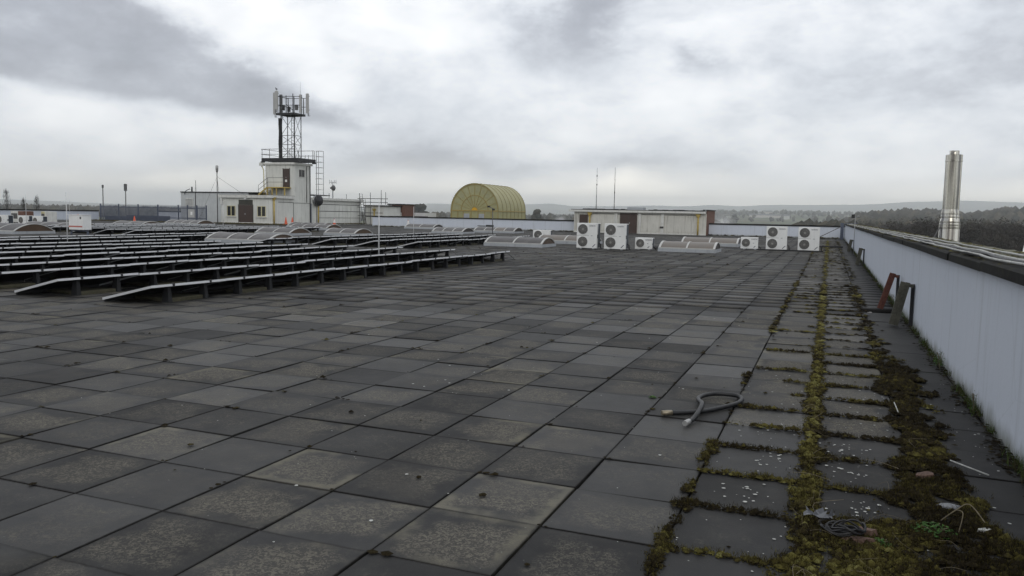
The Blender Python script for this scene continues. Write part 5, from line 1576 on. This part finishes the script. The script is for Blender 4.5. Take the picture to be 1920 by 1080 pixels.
# hose
ho = thing('hose', 'short looped black rubber hose with pale couplings on the slabs', 'hose', (0, 0, 0))
hp = [(-1.05, 6.02, .022), (-.95, 6.08, .022), (-.84, 6.17, .022), (-.72, 6.36, .022), (-.62, 6.56, .024), (-.595, 6.70, .03), (-.64, 6.80, .034), (-.73, 6.82, .034), (-.83, 6.79, .034), (-.90, 6.69, .034), (-.925, 6.56, .036), (-.90, 6.42, .045), (-.86, 6.28, .062), (-.845, 6.16, .064), (-.85, 6.0, .045), (-.868, 5.88, .024), (-.885, 5.80, .023)]
def catmull(p, n=8):
    p = [Vector(q_) for q_ in p]
    out = []
    for i in range(len(p) - 1):
        a, b, c, d = p[max(i - 1, 0)], p[i], p[i + 1], p[min(i + 2, len(p) - 1)]
        for k in range(n):
            t_ = k / n
            out.append(0.5 * ((2 * b) + (-a + c) * t_ + (2 * a - 5 * b + 4 * c - d) * t_ ** 2 + (-a + 3 * b - 3 * c + d) * t_ ** 3))
    out.append(p[-1])
    return out
cp = catmull(hp, 10)
MB().tube(cp, [.0178 + .0010 * (k % 2) for k in range(len(cp))], 12).build('tube', M['rubber'], ho)
MB().tube([(-1.115, 5.975, .024), (-1.085, 5.995, .024), (-1.084, 5.996, .024), (-1.045, 6.022, .024)], [.019, .019, .0205, .0195], 14).build('coupling', M['brass'], ho)
MB().tube([(-.90, 5.735, .025), (-.893, 5.765, .025), (-.8925, 5.767, .025), (-.882, 5.81, .025)], [.0198, .0198, .0215, .0198], 14).build('coupling', M['coupling_grey'], ho)

# tangled black strapping with crumpled plastic
tg = thing('strap_tangle', 'tangle of black plastic strap and crumpled film in the moss', 'litter', (.10, 4.05, .02))
mb = MB()
for k in range(4):
    pts = []
    ph = random.uniform(0, 6)
    for j in range(26):
        a = ph + j * .33
        pts.append((.02 + .05 * k * .35 + (.085 - .008 * k) * math.cos(a), -.03 + (.05 + .004 * k) * math.sin(a), .02 + .008 * k + .012 * math.sin(a * 2.3 + k)))
    mb.tube(pts, .0055, 5)
mb.build('strap', M['cable_black'], tg)
vs, fs = [], []
for i in range(9):
    for j in range(5):
        vs.append((-.14 + i * .017 + random.gauss(0, .007), .05 + j * .012 + random.gauss(0, .006), .03 + abs(random.gauss(0, .018))))
for i in range(8):
    for j in range(4):
        a = i * 5 + j; fs.append((a, a + 5, a + 6, a + 1))
MB().add(vs, fs).build('film', M['clear_plastic'], tg)
def shard(x, y, sx, sy, sz, rz, m_, name, label, cat, z=0.0):
    q = random.Random(int(x * 997 + y * 131))
    n_ = 6
    ang = sorted(q.uniform(0, 6.283) for _ in range(n_))
    ang = [i * 6.283 / n_ + q.uniform(-.3, .3) for i in range(n_)]
    lo = [(sx * math.cos(a) * q.uniform(.8, 1.1), sy * math.sin(a) * q.uniform(.8, 1.1)) for a in ang]
    vs = [(px_, py_, 0) for px_, py_ in lo] + [(px_ * .86, py_ * .86, sz * q.uniform(.75, 1.1)) for px_, py_ in lo]
    fs = [tuple(reversed(range(n_))), tuple(range(n_, 2 * n_))] + [(i, (i + 1) % n_, n_ + (i + 1) % n_, n_ + i) for i in range(n_)]
    o = MB().add(vs, fs).build(name, M[m_], None, (x, y, z), (q.uniform(-.08, .08), q.uniform(-.08, .08), rz))
    tag(o, label, cat)
shard(.60, 5.18, .075, .045, .035, .6, 'fragment', 'brick_fragment', 'broken reddish brick piece in the moss near the white stick', 'brick')
shard(.20, 3.98, .08, .035, .03, .2, 'fragment', 'brick_fragment', 'flat reddish brick shard under the black strap tangle', 'brick')
shard(.24, 4.10, .07, .03, .028, -.3, 'fragment', 'brick_fragment', 'thin reddish brick shard just behind the strap tangle', 'brick', .01)
shard(.785, 4.36, .045, .022, .018, .4, 'lichen', 'shell_scrap', 'white scrap of plastic at the right edge of the moss', 'litter', .01)
shard(.66, 4.66, .075, .05, .006, .2, 'clear_plastic', 'slate_scrap', 'pale grey flat scrap lying between moss clumps', 'litter', .02)
shard(.98, 14.33, .10, .02, .03, 1.4, 'cone_white', 'plastic_strip', 'white plastic strip in the gap beside the grey prop', 'litter', -.04)
shard(.70, 14.5, .045, .035, .05, .4, 'cone_white', 'rubble', 'small white rubble lump in the gap of the missing slab', 'litter', -.05)
for p0, p1, lab in (((.78, 5.55, .03), (.965, 5.38, .012), 'straight white stick on the dark strip beside the wall'), ((.56, 7.02, .06), (.57, 6.74, .045), 'short pale stick stuck in the moss band')):
    tag(MB().tube([p0, p1], .0045, 6).build('stick', M['lichen']), lab, 'stick')
tag(MB().tube(catmull([(.60, 4.42, .02), (.66, 4.40, .09), (.72, 4.42, .12), (.78, 4.36, .06)], 5), .0028, 5).tube(catmull([(.66, 4.40, .09), (.68, 4.33, .10), (.66, 4.28, .02)], 4), .002, 5).build('bare_twig', M['straw']), 'bent pale twig arching over the green weed', 'twig')

# ------------------------------------------------------------------ moss
def band(v, c, w_): return max(0.0, 1 - abs(v - c) / w_)
def moss_density(x, y):
    d = 0.0
    n1_ = mnoise.noise(Vector((x * 3.1, y * 2.3, 0))); n2_ = mnoise.noise(Vector((x * 9, y * 9, 4))); n3_ = mnoise.noise(Vector((x * 22, y * 22, 14)))
    jit = 0.03 * n2_ + .015 * n3_
    wD = .11 if y < 7 else (.085 if y < 9 else (.065 if y < 25 else .07))
    wD *= 1 + .7 * n1_ + .4 * n2_
    d = max(d, band(x, -.04 + jit, wD) * 1.5 * (1 if mnoise.noise(Vector((x * 6, y * 5, 77))) > -.30 else .15))
    pC = .85 if y < 4.2 else (.5 if y < 5.6 else (.12 if y < 11 else (.8 if y < 42 else .3)))
    if mnoise.noise(Vector((1, y * 1.1, 8))) > (.35 - pC * .7):
        d = max(d, band(x, -.65 + jit, (.046 if y < 6 else .052) * (1 + .8 * n1_ + .5 * n2_)) * 1.2 * (1 if mnoise.noise(Vector((x * 5, y * 4, 91))) > -.18 else .1))
    lo = np.interp(y, [3, 4, 4.6, 5, 5.6, 6.3, 7, 8.5, 10, 12, 70], [-.25, .0, .33, .42, .50, .47, .50, .50, .51, .52, .50])
    hi = np.interp(y, [3, 4, 4.6, 5, 5.6, 6.3, 7, 8.8, 10, 12, 14, 20, 70], [1.05, .98, .88, .85, .85, .82, .85, .87, .70, .66, .62, .70, .68])
    lo += .10 * n1_ + .09 * n2_ + .03 * n3_; hi += .10 * n1_ + .10 * n2_ + .04 * n3_
    fy = (y - GY) / SL; row = round(fy); dy_ = (fy - row) * SL
    # teeth of moss run along the transverse joints
    tooth = max(0, 1 - abs(dy_) / .11)
    hi += .14 * tooth * (.5 + n1_); lo -= .10 * tooth
    if lo < x < hi:
        k = min((x - lo), (hi - x)) / .04
        gapn = mnoise.noise(Vector((x * 7, y * 6, 20))) + .35 * n3_
        cover = 1.0 if y < 9 else (.75 if y < 25 else .6)
        if gapn > (-.22 if y < 9 else -.08): d = max(d, min(1.2, k) * cover)
    q = math.sin(row * 12.9898) * 43758.5453; q -= math.floor(q)
    if -.66 < x < .6 and y < 60:
        if x < -.04:
            reach = -.66 if y < 6.9 else -.04 - (.10 + .62 * ((q * 7) % 1))
            ok = x > reach and (q < .85 or y < 7)
        else:
            ok = q < .93 or y < 12
        if ok: d = max(d, band(dy_, .8 * jit, (.044 if y < 8 else .052) * (1 + .9 * n1_ + .5 * n2_)) * 1.2)
    if y < 4.3 and x > -.08:
        d = max(d, .85 + .6 * n1_)
        if mnoise.noise(Vector((x * 2.2, y * 2.6, 31))) > .30: d *= .10
        if mnoise.noise(Vector((x * 9, y * 9, 33))) > .25: d *= .15
    for bx, by, sx_, sy_ in ((.24, 4.50, .22, .20), (.2, 5.10, .22, .20), (.2, 5.68, .22, .21), (.2, 6.27, .2, .2)):
        e_ = ((x - bx) / sx_) ** 2 + ((y - by) / sy_) ** 2
        if e_ < 1 + .5 * n2_ and abs(dy_) > .05: d *= .05
    return d
half1 = None
def dome(sub):
    v, f = ico(sub)
    keep = v[:, 2] > -0.35
    idx = -np.ones(len(v), int); idx[keep] = np.arange(keep.sum())
    ff = f[np.all(keep[f], 1)]
    return v[keep], idx[ff]
D1, D2 = dome(1), dome(2)
pts_near, pts_mid, pts_far = [], [], []
tries = 0
def sample(n_, y0, y1, x0, x1, out):
    for _ in range(n_):
        y = random.uniform(y0, y1); x = random.uniform(x0, x1)
        d = moss_density(x, y)
        if random.random() < d: out.append((x, y, min(d, 1.3)))
sample(46000, 2.9, 5.6, -.95, 1.1, pts_near)
sample(40000, 5.6, 10, -.85, 1.0, pts_mid)
sample(14000, 10, 20, -.8, .9, pts_far)
sample(9000, 20, 62, -.8, .9, pts_far)
def clumps(pts, tmpl_, smin, smax, flat, nscale):
    P_ = np.array(pts); n_ = len(P_)
    s = (smin + (smax * 1.35 - smin) * rng.uniform(0, 1, n_) ** 2.2) * (0.6 + 0.45 * P_[:, 2])
    far_grow = 1 + np.clip((P_[:, 1] - 12) / 25, 0, 1.2)
    s = s * far_grow
    hgt = s * rng.uniform(.45, 1.3, n_) * flat / (far_grow ** .5)
    S = np.stack([s * rng.uniform(.8, 1.3, n_), s * rng.uniform(.8, 1.3, n_), hgt], -1)
    P3 = np.stack([P_[:, 0], P_[:, 1], hgt * 0.12], -1)
    patch = np.array([mnoise.noise(Vector((x * 2.4, y * 1.6, 50))) for x, y, _ in pts])
    core = np.clip(1 - np.abs(P_[:, 0] + .04) / .12, 0, 1) * .28
    dark = np.where((P_[:, 0] > .35) & (P_[:, 1] > 4.4), -.16, 0)
    patch2 = np.array([mnoise.noise(Vector((x * 9, y * 7, 60))) for x, y, _ in pts])
    t_ = np.clip(.27 + .45 * patch + .45 * patch2 + core + dark + rng.normal(0, .17, n_), 0, 1)
    v_, f_, tt = scatter_blobs(P3, S, tmpl_, .28, t_)
    # paler growing tips
    tip = np.tile(tmpl_[0][:, 2], n_)
    tt = np.clip(tt + .22 * (tip - .5) + rng.normal(0, .13, len(tt)), 0, 1)
    return v_, f_, tt
bits = [clumps(pts_near, D1, .005, .017, 1.0, 1), clumps(pts_mid, D1, .008, .023, .95, 1), clumps(pts_far, D1, .018, .042, .55, 1)]
# scattered single cushions in the joints all over the field
sc_pts = []
for c in range(-40, 3):
    for r_ in range(-2, 60):
        x, y = GX + c * SL, GY + r_ * SL
        if in_view(x, y) is None: continue
        if random.random() < .60:
            n_ = random.choice([1, 1, 1, 2, 2, 3, 5]); along = random.random() < .5
            o_ = random.choice([0, 0, random.uniform(-.3, .3)])
            for k in range(n_):
                e_ = o_ + k * random.uniform(.02, .05)
                sc_pts.append((x + (e_ if along else 0) + random.gauss(0, .006), y + (0 if along else e_) + random.gauss(0, .006), random.uniform(.5, 1)))
for _ in range(60):
    sc_pts.append((random.uniform(-4, .9), random.uniform(3, 14), .6))
bits.append(clumps(sc_pts, D1, .012, .028, .65, 1)); bits[-1] = (bits[-1][0], bits[-1][1], np.clip(bits[-1][2] * .6, 0, 1))
Vs, Fs, Ts, o = [], [], [], 0
for v_, f_, t_ in bits:
    Vs.append(v_); Fs.append(f_ + o); Ts.append(t_); o += len(v_)
ms_ = link('moss', np_mesh('moss', np.concatenate(Vs), np.concatenate(Fs), M['moss'], np.concatenate(Ts), smooth=True))
tag(ms_, 'olive and brown moss cushions growing along the slab joints', kind='stuff')

# fine moss shoots and dead stalks
def blades(P_, hmin, hmax, wmin, lean, tint, seg=1):
    n_ = len(P_)
    a = rng.uniform(0, 6.283, n_); h = rng.uniform(hmin, hmax, n_)
    dirx, diry = np.cos(a), np.sin(a)
    b = rng.uniform(0, 6.283, n_); wx, wy = np.cos(b) * wmin, np.sin(b) * wmin
    l = rng.uniform(0, lean, n_) * h
    z0 = P_[:, 2]
    A = np.stack([P_[:, 0] - wx, P_[:, 1] - wy, z0], -1); B_ = np.stack([P_[:, 0] + wx, P_[:, 1] + wy, z0], -1)
    C = np.stack([P_[:, 0] + dirx * l, P_[:, 1] + diry * l, z0 + h], -1)
    V_ = np.stack([A, B_, C], 1).reshape(-1, 3)
    return V_, np.arange(3 * n_).reshape(-1, 3), np.repeat(tint, 3)
src = np.array(pts_near + pts_mid)
idx = rng.integers(0, len(src), 80000)
Pp = np.stack([src[idx, 0] + rng.normal(0, .011, len(idx)), src[idx, 1] + rng.normal(0, .011, len(idx)), rng.uniform(.006, .022, len(idx))], -1)
patch = np.array([mnoise.noise(Vector((x * 2.4, y * 1.6, 50))) for x, y, _ in Pp])
v_, f_, t_ = blades(Pp, .006, .026, .0014, .9, np.clip(.42 + .5 * patch + rng.normal(0, .22, len(Pp)), 0, 1))
tag(link('moss_shoots', np_mesh('moss_shoots', v_, f_, M['moss'], t_)), 'fine moss shoots over the cushions', kind='stuff')
mb = MB()
for _ in range(120):
    y = 3.0 + 3.6 * random.random() ** 1.5; x = random.uniform(-.05, .95)
    if moss_density(x, y) < .4: continue
    if random.random() < .35: x = -.04 + random.gauss(0, .05)
    a = random.uniform(0, 6.283); L = random.uniform(.05, .26)
    bend = random.gauss(0, .5)
    z0 = random.uniform(.02, .04)
    p = [(x, y, z0), (x + L * .5 * math.cos(a), y + L * .5 * math.sin(a), z0 + random.uniform(0, .035)), (x + L * math.cos(a + bend), y + L * math.sin(a + bend), z0 + random.uniform(0, .03))]
    mb.tube(catmull(p, 3), random.uniform(.0005, .0012), 3, caps=False)
tag(mb.build('dry_stalks', M['straw']), 'dry stalks and roots tangled in the moss', kind='stuff')

# grass along the foot of the white walls
P_ = []
for _ in range(9000):
    y = 3.2 + 50 * random.random() ** 1.7
    if mnoise.noise(Vector((y * 1.7, 3, 0))) + .3 * mnoise.noise(Vector((y * 6, 9, 0))) < -.02: continue
    P_.append((1.195 - abs(random.gauss(0, .035)), y, 0.0))
P_ = np.array(P_)
far_w = 1 + np.clip((P_[:, 1] - 10) / 20, 0, 2)
v_, f_, t_ = blades(P_, .03, .11, .0022, .5, rng.uniform(0, 1, len(P_)))
tag(link('grass_tufts', np_mesh('grass_tufts', v_, f_, M['grass'], t_)), 'thin grass tufts along the foot of the right wall', kind='stuff')
# dirt and debris strip at wall foot
pd_ = []
for _ in range(5200):
    y = 3.2 + 58 * random.random() ** 1.6
    k = mnoise.noise(Vector((y * 1.1, 7, 0)))
    x = 1.19 - abs(random.gauss(0, .05 + .05 * max(0, k)))
    if random.random() < .75 + k: pd_.append((x, y, .55))
v_, f_, t_ = clumps(pd_, D1, .008, .024, .5, 1)
tag(link('debris', np_mesh('debris', v_, f_, M['moss'], np.clip(t_ * .7, 0, 1), smooth=True)), 'dark soil and moss debris along the foot of the right wall', kind='stuff')
# mossy verge at foot of tower building and far walls
pv = []
for _ in range(2600):
    u = random.random()
    if u < .45: pv.append((random.uniform(-58, -51.0), 64.7 - abs(random.gauss(0, .5)), 1))
    elif u < .75: pv.append((X1 + .2 + abs(random.gauss(0, .5)), random.uniform(64.5, 81), 1))
    else: pv.append((random.uniform(-72, -58), 62.6 - abs(random.gauss(0, .6)), 1))
for _ in range(500): pv.append((random.uniform(-43, 1), 70.42 - abs(random.gauss(0, .1)), 1))
P_ = np.array(pv); n_ = len(P_)
s_ = rng.uniform(.08, .22, n_)
v_, f_, t_ = scatter_blobs(np.stack([P_[:, 0], P_[:, 1], np.zeros(n_)], -1), np.stack([s_, s_, s_ * .5], -1), D1, .25, rng.uniform(.2, .75, n_))
tag(link('moss_verge', np_mesh('moss_verge', v_, f_, M['moss'], t_)), 'mossy green verge at the foot of the tower building and fence', kind='stuff')

pc_ = []
for _ in range(5200):
    y = 2 + 60 * random.random() ** 1.8
    pc_.append((1.16 + .48 * random.random(), y, 1))
P_ = np.array(pc_); n_ = len(P_)
keep = np.array([mnoise.noise(Vector((x * 5, y * 1.2, 70))) > -.05 for x, y, _ in pc_]); P_ = P_[keep]; n_ = len(P_)
s_ = rng.uniform(.008, .028, n_) * (1 + np.clip(P_[:, 1] - 8, 0, 30) / 20)
zc = np.where(P_[:, 0] < 1.432, 1.214 + (P_[:, 0] - 1.155) / .277 * .012, np.where(P_[:, 0] < 1.535, 1.226, 1.254))
v_, f_, t_ = scatter_blobs(np.stack([P_[:, 0], P_[:, 1], zc], -1), np.stack([s_, s_ * 1.5, s_ * .5], -1), D1, .25, rng.uniform(.1, .95, n_))
tag(link('coping_moss', np_mesh('coping_moss', v_, f_, M['moss'], t_)), 'small moss cushions on the right hand coping', kind='stuff')

# weeds
def weed(x, y, r_, h, n_, label, m_='weed', name='weed'):
    t = thing(name, label, 'weed', (x, y, 0))
    vs, fs, ts = [], [], []
    for _ in range(n_):
        a = random.uniform(0, 6.283); d = r_ * math.sqrt(random.random()); z = h * (1 - .6 * d / r_) * random.uniform(.3, 1)
        px_, py_ = d * math.cos(a), d * math.sin(a)
        s = random.uniform(.006, .014); b_ = random.uniform(0, 6.283)
        u = Vector((math.cos(b_), math.sin(b_), random.uniform(-.3, .4))) * s; v = Vector((-math.sin(b_), math.cos(b_), random.uniform(-.3, .3))) * s * .6
        c = Vector((px_, py_, z)); o_ = len(vs)
        vs += [tuple(c - u), tuple(c + v), tuple(c + u), tuple(c - v)]
        fs.append((o_, o_ + 1, o_ + 2, o_ + 3)); ts += [random.random()] * 4
    link('foliage', np_mesh('foliage', np.array(vs), np.array(fs), M[m_], np.array(ts)), t)
    mb = MB()
    for _ in range(7):
        a = random.uniform(0, 6.283); d = r_ * .6
        mb.tube([(0, 0, 0), (d * .5 * math.cos(a), d * .5 * math.sin(a), h * .5), (d * math.cos(a), d * math.sin(a), h * .7)], .0016, 4)
    mb.build('stem', M['straw'], t)
weed(.55, 4.27, .10, .055, 300, 'low bright green weed spreading over the moss, nearest the camera')
weed(.30, 4.0, .05, .04, 70, 'small pale green weed just right of the strap tangle')
weed(1.13, 9.15, .06, .26, 120, 'upright leafy weed against the white wall, the biggest there')
weed(1.15, 7.2, .035, .22, 40, 'sparse dry weed against the white wall, nearest one')
weed(1.15, 16.2, .05, .24, 60, 'dry weed against the white wall beside the red prop')
weed(-1.30, 6.55, .035, .02, 60, 'tiny yellow green moss plant in the joint left of the hose')

# lichen spots: thin flat discs on the slabs
vs, fs = [], []
def disc(x, y, r_):
    o_ = len(vs); n_ = 7
    ph = random.uniform(0, 6)
    for k in range(n_):
        rr = r_ * random.uniform(.75, 1.15); a = ph + k * 6.283 / n_
        vs.append((x + rr * math.cos(a), y + rr * math.sin(a), .0035))
    vs.append((x, y, .005))
    for k in range(n_): fs.append((o_ + k, o_ + (k + 1) % n_, o_ + n_))
for _ in range(300):
    x = random.uniform(-.6, 1.1); y = 3.0 + 5.5 * random.random() ** 1.1
    if moss_density(x, y) > .2: continue
    disc(x, y, random.choice([.003, .004, .005, .006, .009]))
for _ in range(120):
    x = random.uniform(-5.5, -.6); y = random.uniform(2.8, 13)
    disc(x, y, random.choice([.003, .004, .005, .006, .012]))
for bx, by in ((.24, 4.5), (.2, 5.1), (.2, 5.68), (-.35, 4.5), (-.3, 5.1)):
    for _ in range(15): disc(random.gauss(bx, .10), random.gauss(by, .08), random.choice([.004, .006, .009, .012]))
me = bpy.data.meshes.new('lichen_spots'); me.from_pydata(vs, [], fs); me.materials.append(M['lichen'])
tag(link('lichen_spots', me), 'pale lichen spots dotted over the slabs', kind='stuff')

# ================================================================== STEAM AND AIR
def steam(azd, r_, z0, sx, sz, dens, label):
    m, n, b = new_mat('steam')
    m.node_tree.nodes.remove(b)
    tcn = n.node('ShaderNodeTexCoord')
    ns_ = n.noise(tcn.outputs['Object'], 0.045, 5, 0.6)
    # fade to the ellipsoid's skin
    ln = n.node('ShaderNodeVectorMath', operation='LENGTH'); n.link(n.scalevec(tcn.outputs['Object'], (1 / sx, 1 / sx, 1 / sz)), ln.inputs[0])
    fade = n.smooth(ln.outputs['Value'], 1.0, .2)
    dn = n.m('MULTIPLY', n.m('MULTIPLY', n.smooth(ns_, .42, .62), fade), dens)
    pv_ = n.node('ShaderNodeVolumePrincipled'); pv_.inputs['Color'].default_value = (.95, .95, .96, 1)
    n.link(dn, pv_.inputs['Density'])
    n.link(pv_.outputs[0], m.node_tree.nodes['Material Output'].inputs['Volume'])
    me = bpy.data.meshes.new('steam_plume')
    v, f = ICO2
    me.from_pydata([(x * sx, y * sx, z * sz) for x, y, z in v], [], [tuple(q_) for q_ in f.tolist()])
    me.materials.append(m)
    tag(link('steam_plume', me, None, (r_ * math.sin(R(azd)), r_ * math.cos(R(azd)), z0)), label, 'steam')
steam(-18.2, 560, -3.5, 7.5, 7.5, .30, 'white puff of steam beyond the wall between the yellow vault and hut')
steam(-6.9, 560, -1.5, 12, 8.5, .10, 'thin drifting steam beyond the wall right of the hut')

HAZE = 2.0e-4
m, n, b = new_mat('haze')
m.node_tree.nodes.remove(b)
pv_ = n.node('ShaderNodeVolumePrincipled')
pv_.inputs['Color'].default_value = (0.955, 0.98, 1.0, 1)
pv_.inputs['Density'].default_value = HAZE
pv_.inputs['Anisotropy'].default_value = 0.55
n.link(pv_.outputs[0], m.node_tree.nodes['Material Output'].inputs['Volume'])
zmin = float(V.min()) if False else GROUND_Z - 3.5
hz = MB().box(-11200, 11200, -11200, 11200, GROUND_Z - 12, 262).build('haze', m)
tag(hz, 'thin pale winter haze over the whole valley', kind='stuff')
